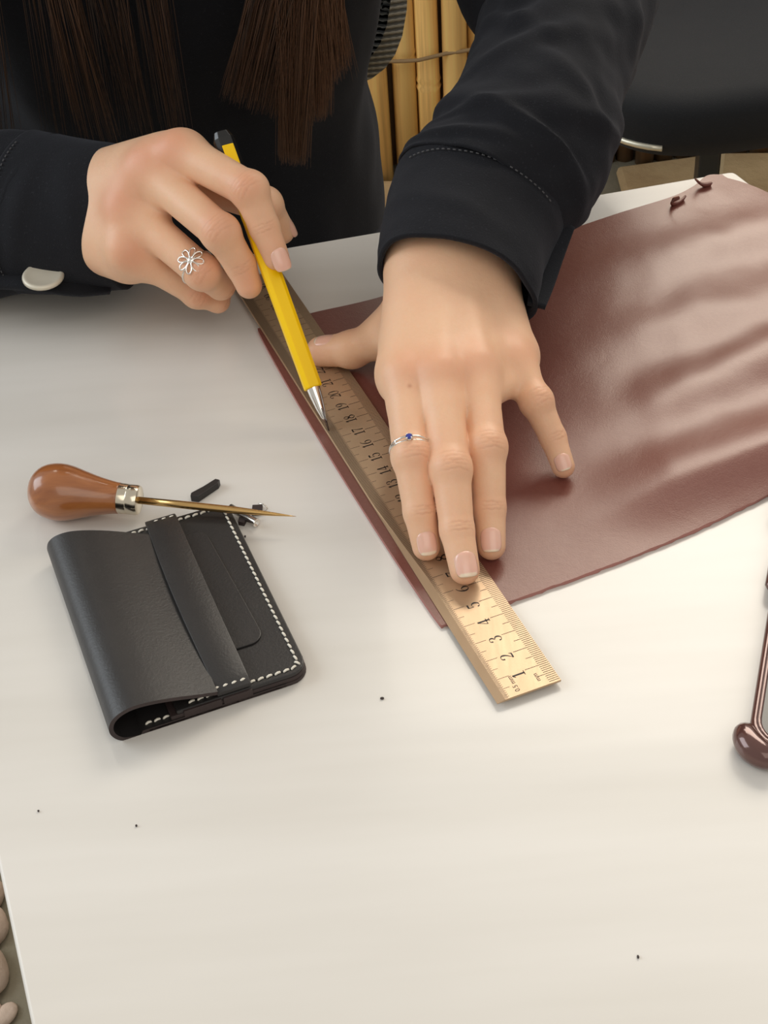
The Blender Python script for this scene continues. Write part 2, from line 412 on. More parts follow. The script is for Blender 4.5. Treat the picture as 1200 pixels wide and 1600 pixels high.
# ------------------------------------------------------------------ maroon leather sheet
ZL = .18
RU, RB = at(777, 1097.5, .3), at(873, 1064, .3)      # ruler end corners
rdir = unit(A([-math.sin(.342), math.cos(.342), 0])); rnor = A([math.cos(.342), math.sin(.342), 0])
def leather():
    o = empty('leather_sheet', at(850, 650), 'large maroon leather sheet with soft waves under the steel ruler', 'leather')
    # outline in the picture, walked as two rails: near (bottom) edge and far edge; the strip beyond the cut at the left stays attached
    near = [at(*p) for p in ((690, 982), (747, 962), (800, 943), (900, 907), (1000, 869), (1100, 826), (1200, 778))]
    e = unit(near[-1]-near[-2]); near += [near[-1]+e*3, near[-1]+e*6]
    far = [at(*p) for p in ((403, 518), (447, 506), (490, 493), (600, 467), (740, 418), (860, 374), (965, 338), (1046, 313), (1082, 296), (1104, 279), (1128, 277))]
    near, far = crom(near, 12), crom(far, 12); m = len(near); nv = 96
    far = np.stack([np.interp(np.linspace(0, len(far)-1, m), np.arange(len(far)), far[:, q]) for q in range(3)], 1)
    v = np.zeros((m, nv, 3)); 
    for i in range(m):
        for j in range(nv):
            t = j/(nv-1); p = near[i]*(1-t)+far[i]*t
            # the far right corner reaches out over the table corner
            s = max(0, (i/(m-1)-.55)/.45); p = p+A([5.2, -1.2, 0])*(s**1.3)*math.sin(PI*min(1, t*1.02))**.8*1.0
            p = p+A([.9, .5, 0])*s*max(0, t-.8)*5*math.sin(PI*min(1, max(0, (t-.8)/.2)))*.4
            p = p-rnor*.27*max(0, 1-i/14)*math.sin(PI*t)**.6
            v[i, j] = p
    X, Y = v[..., 0], v[..., 1]
    # height: flat under the ruler and hand, waves toward the right
    I, J = np.meshgrid(np.linspace(0, 1, m), np.linspace(0, 1, nv), indexing='ij')
    fade = np.clip((I-.22)/.5, 0, 1)**1.4
    def ridge(p, q, amp, w, end=1.6):
        a, b = at(*p)[:2], at(*q)[:2]; d = unit(b-a); n = A([-d[1], d[0]]); L = np.linalg.norm(b-a)
        s = (X-a[0])*d[0]+(Y-a[1])*d[1]; k = (X-a[0])*n[0]+(Y-a[1])*n[1]
        return amp*np.exp(-(k/w)**2)/(1+np.exp(-(s-L*.35)/end))
    Z = ridge((840, 830), (1200, 715), .85, 2.3, 2.2)+ridge((900, 690), (1200, 565), .62, 1.7, 1.8)+ridge((880, 560), (1200, 470), .35, 2.0, 2)
    Z += ridge((900, 440), (1200, 360), .3, 1.7, 2)
    nz = np.array([[mnoise.noise(Vector((X[i, j]*.28, Y[i, j]*.16, 3)))*.5+mnoise.noise(Vector((X[i, j]*.7, Y[i, j]*.45, 8)))*.16 for j in range(nv)] for i in range(m)])
    Z = np.maximum(0, Z*np.clip(fade*1.6, 0, 1)+nz*fade*.30)
    edge = np.minimum(1, np.minimum(J, 1-J)*9); Z = Z*(.12+.88*edge**.8)
    over = np.clip((X-(fr[0]+rd[0]/rd[1]*(Y-fr[1])))/2.5, 0, 3); Z = Z+.0*over-np.where(over > .2, (over-.2)**1.5*.35, 0)
    top = v.copy(); top[..., 2] = ZL+Z; bot = v.copy(); bot[..., 2] = Z+.005
    # ragged cut along the near edge
    for i in range(m):
        top[i, 0, :2] += rng.normal(0, .015, 2); bot[i, 0, :2] += rng.normal(0, .02, 2)
    mesh('hide', top.reshape(-1, 3), grid_faces(m, nv), M['maroon'], o)
    # edge skirt and underside
    idx = [(i, 0) for i in range(m)]+[(m-1, j) for j in range(1, nv)]+[(i, nv-1) for i in range(m-2, -1, -1)]+[(0, j) for j in range(nv-2, 0, -1)]
    n = len(idx); vv = [top[a] for a in idx]+[bot[a] for a in idx]
    mesh('cut_edge', vv, [(k, n+k, n+(k+1) % n, (k+1) % n) for k in range(n)], M['raw'], o)
    mesh('flesh_side', bot.reshape(-1, 3), [tuple(reversed(q)) for q in grid_faces(m, nv)], M['raw'], o)
    # two torn tabs curling up at the far edge, and the tongue at the corner
    def tab(pts, w, name='torn_tab'):
        P = crom([at(*p) for p in pts], 6); v = []; k = len(P)
        for i, p in enumerate(P):
            t = i/(k-1); ww = w*(1-.75*t); d = unit(P[min(i+1, k-1)]-P[max(i-1, 0)]); nn = A([-d[1], d[0], 0])*.5+A([0, 0, 1])
            v += [p-nn*ww*.1, p+unit(nn)*ww, p+unit(nn)*ww+d*.0+A([.03, -.16, 0]), p-nn*ww*.1+A([.03, -.16, 0])]
        f = grid_faces(k, 4, True)+[(0, 1, 2, 3), (4*k-1, 4*k-2, 4*k-3, 4*k-4)]; mesh(name, v, f, M['maroon'], o)
    tab([(1108, 290, .1), (1098, 290, .25), (1090, 285, .45), (1085, 280, .8)], .35)
    tab([(1066, 312, .1), (1056, 319, .1), (1048, 319, .3), (1049, 314, .7), (1060, 309, 1.0)], .38)
    return o
lsheet = leather()

# ------------------------------------------------------------------ steel ruler
RZ0, RZ1 = ZL+.02, ZL+.12
RO = at(777, 1097.5, RZ1)
def rp(s, w, z=RZ1): q = RO+rdir*s+rnor*w; return (q[0], q[1], z)
RW, RL = 2.6, 31.2
def smooth_path(pts): return crom(A(pts), 7)
def stroke(pts, wid, smooth=True):
    P = crom(pts, 7) if smooth else A(pts, float) if False else np.asarray(pts, float)
    w = crom([[x, 0] for x in wid], 7)[:, 0] if smooth else A(wid); L = []; R = []
    for i in range(len(P)):
        d = unit(P[min(i+1, len(P)-1)]-P[max(i-1, 0)]); n = A([-d[1], d[0]]); L.append(P[i]+n*w[i]/2); R.append(P[i]-n*w[i]/2)
    return L, R
T, H_ = .04, .15
DIG = {
 '0': [([(.3, 1), (.09, .8), (.05, .5), (.09, .2), (.3, 0), (.51, .2), (.55, .5), (.51, .8), (.3, 1)], [T, .09, H_, .09, T, .09, H_, .09, T], 1)],
 '1': [([(.32, 0), (.32, 1)], [H_, H_], 0), ([(.1, .03), (.54, .03)], [.06, .06], 0), ([(.12, .80), (.30, .97)], [.05, .07], 0)],
 '2': [([(.1, .72), (.12, .9), (.3, .98), (.46, .9), (.5, .72), (.40, .46), (.2, .22), (.06, .05)], [.14, .09, T, .1, H_, .1, .05, T], 1), ([(.05, .06), (.5, .06), (.56, .24)], [.12, .12, .05], 0)],
 '3': [([(.1, .76), (.14, .92), (.3, .98), (.46, .88), (.46, .70), (.28, .54)], [.13, .08, T, .1, .13, T], 1), ([(.28, .54), (.48, .44), (.52, .25), (.42, .06), (.24, .01), (.1, .1), (.08, .24)], [T, .1, H_, .1, T, .08, .13], 1)],
 '4': [([(.4, 1.0), (.4, 0)], [H_, H_], 0), ([(.38, .98), (.02, .3)], [.05, .05], 0), ([(.02, .28), (.6, .28)], [.07, .07], 0), ([(.24, .03), (.56, .03)], [.05, .05], 0)],
 '5': [([(.12, .94), (.5, .94)], [.14, .14], 0), ([(.13, .96), (.11, .52)], [.05, .05], 0), ([(.11, .52), (.28, .62), (.46, .54), (.52, .32), (.42, .07), (.24, .01), (.1, .08), (.07, .2)], [T, T, .1, H_, .1, T, .08, .12], 1)],
 '6': [([(.5, .98), (.3, .86), (.14, .62), (.07, .34), (.14, .1), (.3, .01), (.46, .1), (.52, .3), (.44, .5), (.3, .56), (.14, .42)], [.05, .07, .12, H_, .1, T, .09, H_, .09, T, T], 1)],
 '7': [([(.06, .94), (.54, .94)], [.12, .12], 0), ([(.54, .96), (.36, .6), (.26, .3), (.24, 0)], [.05, .07, .12, H_], 1), ([(.08, 1.0), (.06, .78)], [.05, .05], 0)],
 '8': [([(.3, .54), (.12, .66), (.1, .82), (.3, .99), (.48, .84), (.46, .66), (.3, .54), (.1, .4), (.06, .2), (.3, .01), (.54, .2), (.48, .4), (.3, .54)], [.13, .13, .1, T, .1, .09, .13, .1, .12, T, H_, .12, .13], 1)],
 '9': [([(.1, .02), (.3, .14), (.46, .38), (.53, .66), (.46, .9), (.3, .99), (.14, .9), (.08, .7), (.16, .5), (.3, .44), (.46, .58)], [.05, .07, .12, H_, .1, T, .09, H_, .09, T, T], 1)],
}
def ruler():
    r = empty('steel_ruler', rp(15, 1.3, RZ0), 'steel ruler with engraved centimetre scale lying along the leather edge', 'ruler')
    # blade with a slightly bevelled left margin
    v = []; SS = (0, 7, 9.5, 12, RL)
    for s in SS:
        k = 1-min(1, max(0, (s-7)/5))
        for w, z in ((0, RZ0), (RW, RZ0), (RW, RZ1), (.03+.30*k, RZ1), (0, RZ1-.015-.06*k)): v.append(rp(s, w, z))
    n = len(SS); f = [(0, 1, 2, 3, 4), tuple(5*n-1-i for i in range(5))]+[(5*q+k, 5*q+5+k, 5*q+5+(k+1) % 5, 5*q+(k+1) % 5) for q in range(n-1) for k in range(5)]
    o = mesh('blade', v, f, M['ruler'], r, smooth=False)
    z = RZ1+.004; b = MB()
    def line(s, w0, w1, t):
        b.add([rp(s-t, w0, z), rp(s-t, w1, z), rp(s+t, w1, z), rp(s+t, w0, z)], [(0, 1, 2, 3)])
    for i in range(0, 601):
        s = i*.05
        if i % 20 == 0: L = .62
        elif i % 10 == 0: L = .40
        elif i % 2 == 0: L = .19
        else: L = .13
        w0 = .335-.29*min(1, max(0, (s-7)/5))
        if i: line(s, w0, .335+L, .009)
    for i in range(1, 301):
        L = .98 if i % 10 == 0 else .70 if i % 5 == 0 else .43
        line(i*.1, RW-.01-L, RW-.01, .012)
    sc = b.build('scale_marks', M['print'], r, False)
    for n in range(1, 31):
        txt = str(n); h = .50; wd = .62*h*(1 if len(txt) == 1 else .86); tot = wd*len(txt); s0 = n-(.10 if len(txt) == 1 else 0)-tot/2
        mb = MB()
        for ci, ch in enumerate(txt):
            for pts, wid, sm in DIG[ch]:
                L, R = stroke(pts, wid, sm); k = len(L); vv = []
                for a, c in zip(L, R):
                    for q in (a, c):
                        # reading direction = +s, glyph up = toward the left edge (-w)
                        vv.append(rp(s0+ci*wd+q[0]*h*(1 if len(txt) == 1 else .86), 1.30+h/2-q[1]*h, z+.001))
                mb.add(vv, [(2*i, 2*i+1, 2*i+3, 2*i+2) for i in range(k-1)])
        mb.build('numeral', M['print'], r, False)
    # small unit legends
    def legend(txt, s, w, size):
        cu = bpy.data.curves.new('t', 'FONT'); cu.body = txt; cu.size = size; to = bpy.data.objects.new('t', cu); C.objects.link(to)
        dg = bpy.context.evaluated_depsgraph_get(); me = to.evaluated_get(dg).to_mesh()
        vv = [rp(s+q.co.x, w-q.co.y, z+.001) for q in me.vertices]; ff = [tuple(p.vertices) for p in me.polygons]
        to.evaluated_get(dg).to_mesh_clear(); bpy.data.objects.remove(to); bpy.data.curves.remove(cu)
        mesh('unit_legend', vv, ff, M['print'], r, False)
    legend('0.5 mm', .16, 1.02, .27); legend('mm', .28, 1.93, .27)
    return r
ruler()

# ------------------------------------------------------------------ craft knife
KT, KP = at(515, 677, ZL+.02), at(345, 207, 10.0)
KD = unit(KP-KT); KL = np.linalg.norm(KP-KT)
def knife():
    k = empty('craft_knife', KT, 'yellow craft knife with a black end cap held in the right hand', 'knife')
    u = unit(np.cross(KD, unit(KT-CAMC))); w = np.cross(KD, u)       # u across the picture, w toward the viewer
    if w @ (CAMC-KT) < 0: w = -w
    # flattened eight-sided handle
    def section(d, a, b, ch, rot=.25):
        c, s = math.cos(rot), math.sin(rot); uu = u*c+w*s; ww = w*c-u*s; P = KT+KD*d
        pts = [(a, b-ch), (a-ch, b), (-a+ch, b), (-a, b-ch), (-a, -b+ch), (-a+ch, -b), (a-ch, -b), (a, -b+ch)]
        return [P+uu*x+ww*y for x, y in pts]
    def loft(name, secs, mat):
        v = [p for s in secs for p in s]; n = 8; f = grid_faces(len(secs), n, True); f += [tuple(range(n-1, -1, -1)), tuple(len(v)-n+i for i in range(n))]
        o = mesh(name, v, f, mat, k, False); bevel(o, .03, 2, 20); return o
    loft('handle', [section(2.15, .37, .30, .16), section(2.2, .40, .33, .17), section(9, .43, .35, .18), section(KL-1.7, .43, .35, .18)], M['yellow'])
    loft('end_cap', [section(KL-2.2, .46, .38, .19), section(KL-.35, .46, .38, .19), section(KL, .34, .28, .14)], M['black'])
    v = section(KL-1.75, .47, .40, .2); v2 = section(KL-.75, .47, .40, .2)
    q = [v[1], v[2], v2[2], v2[1]]; mb = MB(); mm = sum(q)/4
    q = [mm+(p-mm)*[1, 1, 1] for p in q]; mb.add([p+w*.05 for p in q]+[p-w*.1 for p in q], [(0, 1, 2, 3), (7, 6, 5, 4)]+[(i, 4+i, 4+(i+1) % 4, (i+1) % 4) for i in range(4)])
    o = mb.build('slider', M['yellow'], k, False); bevel(o, .04)
    # metal blade holder: tapering chrome nose
    MB().lathe(KT, KD, [(.62, .07), (.75, .12), (1.2, .21), (1.8, .285), (2.2, .31), (2.4, .31)], 20).build('blade_holder', M['chrome'], k)
    # thin angled blade
    e = rdir; n = unit(np.cross(KD, rdir)); P0 = KT; P1 = KT+KD*1.15+w*.02
    side = unit(np.cross(n, KD)); a = [P0, P0+KD*.55-side*.30, P1-side*.26, P1+side*.16, P0+KD*.4+side*.06]
    mb = MB(); mb.add([p+n*.022 for p in a]+[p-n*.022 for p in a], [(0, 1, 2, 3, 4), (9, 8, 7, 6, 5)]+[(i, 5+i, 5+(i+1) % 5, (i+1) % 5) for i in range(5)])
    mb.build('blade', M['blade'], k, False)
knife()

# ------------------------------------------------------------------ wallet
WO = at(185, 1160, 0); wx = unit(at(480, 1050, .45)*[1, 1, 0]-WO); wy = A([-wx[1], wx[0], 0])
WO = WO+wx*-.05
def wp(x, y, z): q = WO+wx*x+wy*y; return (q[0], q[1], z)
def wallet():
    w = empty('card_wallet', wp(3.6, 5.2, 0), 'black leather card wallet with cream stitching and a strap', 'wallet')
    H = 10.55; Wd = 7.55
    def rrect(x0, x1, y0, y1, r, left=False):
        P = [(x0, y0), (x1, y0), (x1, y1), (x0, y1)]; out = []
        for i, (x, y) in enumerate(P):
            if i in (1, 2) or left:
                cx = x-r if x == x1 else x+r; cy = y+r if y == y0 else y-r; a0 = {0: PI, 1: 1.5*PI, 2: 0, 3: .5*PI}[i]
                out += [(cx+r*math.cos(a0+a*PI/2), cy+r*math.sin(a0+a*PI/2)) for a in np.linspace(0, 1, 7)]
            else: out.append((x, y))
        return out
    def plate(name, outline, z0, z1, mat, bev=.04, seed=0):
        v = [wp(x, y, z0) for x, y in outline]+[wp(x, y, z1) for x, y in outline]; n = len(outline)
        f = [tuple(range(n-1, -1, -1)), tuple(range(n, 2*n))]+[(i, (i+1) % n, n+(i+1) % n, n+i) for i in range(n)]
        o = mesh(name, v, f, mat, w, False); bevel(o, bev, 2, 50); return o
    # outer cover: one skin that lies flat, turns round the fold and comes back as the flap
    path = [(Wd-1.0, .0), (5.0, .0), (3, .0), (1.4, .0), (.75, .02), (.3, .14), (.06, .42), (.0, .74), (.12, 1.06), (.42, 1.30), (.9, 1.42), (1.6, 1.36), (2.4, 1.18), (3.2, .95), (3.92, .76)]
    P = crom(A(path), 6); n = len(P); ny = 30; th = .17; vo = []; vi = []
    for j in range(ny):
        y = H*j/(ny-1)
        for i in range(n):
            d = unit(P[min(i+1, n-1)]-P[max(i-1, 0)]); nn = A([d[1], -d[0]]) # outward (left of travel is inside)
            x, z = P[i]
            t = i/(n-1)
            # flap top edge dips in a soft bow; free edge slightly rough
            yy = y
            if t > .55:
                s = (t-.55)/.45; yy = y-1.15*s**1.4*(y/H)**4-.02*math.sin(PI*s)
            x2 = x+(rng.normal(0, .012) if t > .99 else 0)
            vo.append(wp(x2, yy, max(.005, z+.02))); q = (x2-nn[0]*th, z-nn[1]*th)
            vi.append(wp(q[0], yy, max(.012, q[1]+.02)) if t > .25 else wp(x2, yy, z+.02+th))
    fo = grid_faces(ny, n); N = ny*n
    # skin and lining are one piece of leather: outer, inner and the raw edges joined
    f = [tuple(q) for q in fo]+[tuple(N+a for a in reversed(q)) for q in fo]
    rim = [i for i in range(n)]+[j*n+n-1 for j in range(1, ny)]+[(ny-1)*n+i for i in range(n-2, -1, -1)]+[j*n for j in range(ny-2, 0, -1)]
    o = mesh('cover', vo+vi, f, M['wallet'], w)
    k = len(rim); mesh('raw_edge', [vo[a] for a in rim]+[vi[a] for a in rim], [(i, (i+1) % k, k+(i+1) % k, k+i) for i in range(k)], M['wedge'], o, False)
    # bottom layers and the pocket front, all with rounded right corners
    plate('back_panel', rrect(1.2, Wd, .0, H, .75), .0, .17, M['wedge'])
    plate('middle_layer', rrect(2.1, Wd-.03, .03, H-.03, .72), .172, .36, M['wedge'])
    plate('pocket_front', rrect(2.35, Wd-.05, .05, H-.05, .72), .362, .54, M['wallet'], .05)
    # tab showing under the strap
    tab = [(4.6, 2.1)]+[(5.9+.55*math.sin(a), 2.65-.55*math.cos(a)) for a in np.linspace(0, PI/2, 7)]+[(6.45-.30*t, 2.9+5.6*t) for t in (.25, .5, .75, 1)]+[(5.75+.40*math.cos(a), 8.6+.55*math.sin(a)) for a in np.linspace(0, PI/2, 7)]+[(4.6, 9.15)]
    plate('card_tab', tab, .545, .63, M['wallet'], .035)
    # strap: arched band over the flap, ends stitched under the side seams
    ns = 40; v = []
    for j in range(ns):
        t = j/(ns-1); y = .08+(H-.16)*t; z = .60+.40*math.sin(PI*t)**.5; l = 3.95-.16*math.sin(PI*t); r = 5.25-.05*math.sin(PI*t)
        for x, dz in ((l, 0), (l, .15), (l+.05, .17), (r-.05, .17-.10*math.sin(PI*t)), (r, .15-.10*math.sin(PI*t)), (r, -.10*math.sin(PI*t))): v.append(wp(x, y, z+dz))
    f = grid_faces(ns, 6, True)+[(0, 1, 2, 3, 4, 5), tuple(6*ns-1-i for i in range(6))]
    o = mesh('strap', v, f, M['wallet'], w); autosmooth(o)
    # seam layers seen on the lower edge: short butted end pieces
    for x0, x1 in ((2.6, 4.05), (4.12, 5.25)): plate('edge_layer', [(x0, -.035), (x1, -.035), (x1, .3), (x0, .3)], .2, .50, M['wedge'], .02)
    # stitches
    proto = None
    def stitch(x, y, z, ang):
        nonlocal proto
        if proto is None:
            mb = MB(); mb.tube([(-.12, 0, -.03), (-.085, 0, .018), (0, 0, .04), (.085, 0, .018), (.12, 0, -.03)], [.03, .048, .052, .048, .03], 6); proto = mb.build('stitch', M['thread'], None, True)
            s = proto
        else:
            s = proto.copy(); C.objects.link(s)
        q = wp(x, y, z); s.parent = w; s.location = Vector(W(q))-wloc(w); m = math.atan2(wx[1], wx[0]); s.rotation_euler = (0, 0, m+ang); return s
    def mark(x, y, z):  # needle hole between stitches
        hb.lathe(wp(x, y, z-.02), (0, 0, 1), [(0, .05), (.026, .05)], 6)
    hb = MB(); sx = Wd-.34; st = .335
    for i in range(28):
        y = .78+i*st; stitch(sx, y, .545, PI/2+.22); mark(sx-.0, y+st/2, .545)
    for x, y, a in ((sx-.02, .50, PI/2+.7), (sx-.22, .33, .45)): stitch(x, y, .545, a)
    for i in range(12):
        x = sx-.52-i*st
        z = .545 if not (3.85 < x < 5.35) else .80
        if x > 2.3: stitch(x, .30, z, .2); mark(x+st/2, .30, z)
    for i in range(4): stitch(2.25-i*st+.05, .27, .20, .2)
    for i in range(8):
        x = sx-.5-i*st; z = .545 if not (3.85 < x < 5.35) else .80; stitch(x, H-.30, z, .2); mark(x+st/2, H-.30, z)
    for i in range(4): stitch(sx-.5-(8+i)*st, H-.30, .545, .2)
    hb.build('needle_holes', M['hole'], w)
wallet()

# ------------------------------------------------------------------ awl
def awl():
    a0, a1 = at(46, 764, 1.25), at(463, 807, .75); ax = unit(a1-a0); L = np.linalg.norm(a1-a0)
    w = empty('awl', a0*[1, 1, 0], 'awl with a pear-shaped wooden handle resting on the wallet', 'awl')
    k = L/ (463-46)
    px = lambda x: (x-46)*k
    prof = [(0, .02), (.03, .28), (.12, .55), (.3, .83), (.6, 1.06), (1.0, 1.19), (1.45, 1.22), (1.9, 1.15), (2.5, .98), (3.1, .82), (3.7, .70), (4.05, .655)]
    sc = px(190)/4.05; P = crom(A(prof)*[sc, 1], 5)
    MB().lathe(a0, ax, [tuple(p) for p in P], 40).build('handle', M['wood'], w)
    f0 = px(188); f1 = px(221)
    o = MB().lathe(a0, ax, [(f0, .62), (f0+.02, .655), (f0+.42*(f1-f0), .64), (f0+.46*(f1-f0), .625), (f0+.5*(f1-f0), .64), (f1-.12, .64), (f1-.03, .60), (f1, .52), (f1, .2)], 36).build('ferrule', M['nickel'], w); autosmooth(o)
    s0 = px(219); q = [(s0, .155), (px(300), .165), (px(370), .155), (px(400), .12), (px(430), .075), (px(452), .03), (L, .006)]
    o = MB().lathe(a0, ax, q, 20).build('spike', M['gold'], w)
awl()

# ------------------------------------------------------------------ scraps beside the wallet
def scrap(name, px, py, z, pts, th, mat, label, cat, lean=0):
    c = at(px, py, 0); bm = MB(); P = [(c[0]+x, c[1]+y) for x, y in pts]; bm.prism(P, z, z+th); o = bm.build(name, mat, None, False, origin=(c[0], c[1], z)); bevel(o, .03, 2)
    if lean: o.rotation_euler = (lean, 0, 0)
    return tag(o, label, cat)
s1 = scrap('leather_scrap', 322, 772, .0, [(-.62, -.42), (-.30, -.52), (.55, .30), (.62, .52), (.42, .62), (-.1, .16), (-.60, -.2)], .32, M['wallet'], 'small black leather offcut behind the awl spike', 'scrap')
s2 = scrap('leather_scrap', 402, 800, .0, [(-.22, -.25), (.2, -.25), (.24, .3), (-.2, .32)], .16, M['wedge'], 'tiny dark square scrap behind the awl tip', 'scrap')
s3 = scrap('leather_scrap', 380, 818, .0, [(-.2, -.1), (.06, -.2), (.18, .16), (-.16, .24)], .22, M['wedge'], 'tiny dark scrap beside the silver eyelet tube', 'scrap')
def eyelet():
    a, b = at(360, 793, .28), at(401, 817, .22); d = unit(b-a); L = np.linalg.norm(b-a)
    e = MB(); e.lathe(a, d, [(0, .10), (0, .17), (L-.05, .17), (L, .2), (L+.02, .19), (L+.02, .12), (L-.2, .11), (L-.2, .0)], 20, caps=False)
    o = e.build('eyelet_tube', M['silver'], None, True, origin=at(385, 810, 0)); tag(o, 'small hollow silver eyelet tube under the awl tip', 'eyelet')
    c = MB(); c.tube(crom([at(412, 800, .1), at(418, 795, .35), at(412, 788, .5), at(404, 787, .45)], 5), .025, 6)
    o = c.build('metal_sliver', M['silver'], None, True, origin=at(410, 797, 0)); tag(o, 'thin curled metal sliver behind the awl tip', 'scrap')
eyelet()
for k, (u, v_, lab) in enumerate([(597, 1091, 'dark crumb on the table below the ruler and leather corner'), (60, 1267, 'dark crumb on the table near its left edge'), (213, 1290, 'dark crumb on the table below the wallet'), (383, 838, 'dark crumb on the table just right of the wallet'), (997, 1495, 'dark crumb on the table at the lower right')]):
    c = at(u, v_, .04); bm = bmesh.new(); bmesh.ops.create_icosphere(bm, subdivisions=2, radius=1)
    r = .06 if k == 0 else .03; v = [c+A([q.co.x*r*1.3, q.co.y*r*(1+.3*k % 2), q.co.z*.04])*(1) for q in bm.verts]; f = [tuple(x.index for x in g_.verts) for g_ in bm.faces]; bm.free()
    tag(mesh('crumb', v, f, M['wedge'], None, True, origin=(c[0], c[1], 0)), lab, 'crumb')

# ------------------------------------------------------------------ phone at the right edge
def phone():
    A0, A1 = at(1163, 1140, .5), at(1207, 868, .5); py = unit((A1-A0)*[1, 1, 0]); pxv = A([py[1], -py[0], 0])
    O = at(1158, 1140, .5)*[1, 1, 0]-pxv*.0-py*1.2; Wp, Lp = 7.4, 14.4
    def pp(x, y, z): q = O+pxv*x+py*y; return (q[0], q[1], z)
    p = empty('phone', pp(Wp/2, Lp/2, 0), 'phone in a glossy rose-brown case lying at the right edge', 'phone')
    def rr(x0, x1, y0, y1, r, n=8):
        out = []
        for cx, cy, a0 in ((x1-r, y0+r, -PI/2), (x1-r, y1-r, 0), (x0+r, y1-r, PI/2), (x0+r, y0+r, PI)):
            out += [(cx+r*math.cos(a0+t*PI/2), cy+r*math.sin(a0+t*PI/2)) for t in np.linspace(0, 1, n)]
        return out
    ins = .28
    secs = [(ins+.12, .0), (ins, .12), (ins-.02, .5), (ins, .82), (ins+.10, .92), (ins+.20, .92), (ins+.24, .84)]
    v = [pp(x, y, z) for d, z in secs for x, y in rr(d, Wp-d, d, Lp-d, 1.05)]; n = 32
    f = grid_faces(len(secs), n, True); f.append(tuple(range(n-1, -1, -1)))
    mesh('case', v, f, M['case'], p)
    v = [pp(x, y, .80) for x, y in rr(ins+.22, Wp-ins-.22, ins+.22, Lp-ins-.22, .95)]; mesh('screen', v, [tuple(range(n))], M['glass'], p, False)
    v = [pp(x, y, z) for d, z in ((ins+.20, .80), (ins+.22, .86), (ins+.34, .86), (ins+.36, .80)) for x, y in rr(d, Wp-d, d, Lp-d, 1.0)]
    mesh('screen_bezel', v, grid_faces(4, n, True), M['case'], p)
    for cx, cy, a0 in ((1.2, 1.2, PI), (Wp-1.2, 1.2, 1.5*PI), (Wp-1.2, Lp-1.2, 0), (1.2, Lp-1.2, PI/2)):
        P = [pp(cx+1.02*math.cos(a0+t), cy+1.02*math.sin(a0+t), .5) for t in np.linspace(-.05, PI/2+.05, 14)]
        R = [.28+.26*math.sin(PI*t)**.35 for t in np.linspace(.02, .98, 14)]; MB().tube(P, R, 14).build('corner_bumper', M['case'], p)
    MB().tube([pp(ins-.05, 8.5, .5), pp(ins-.08, 8.7, .5), pp(ins-.08, 10.2, .5), pp(ins-.05, 10.4, .5)], [.1, .2, .2, .1], 8).build('side_button', M['case'], p)
phone()

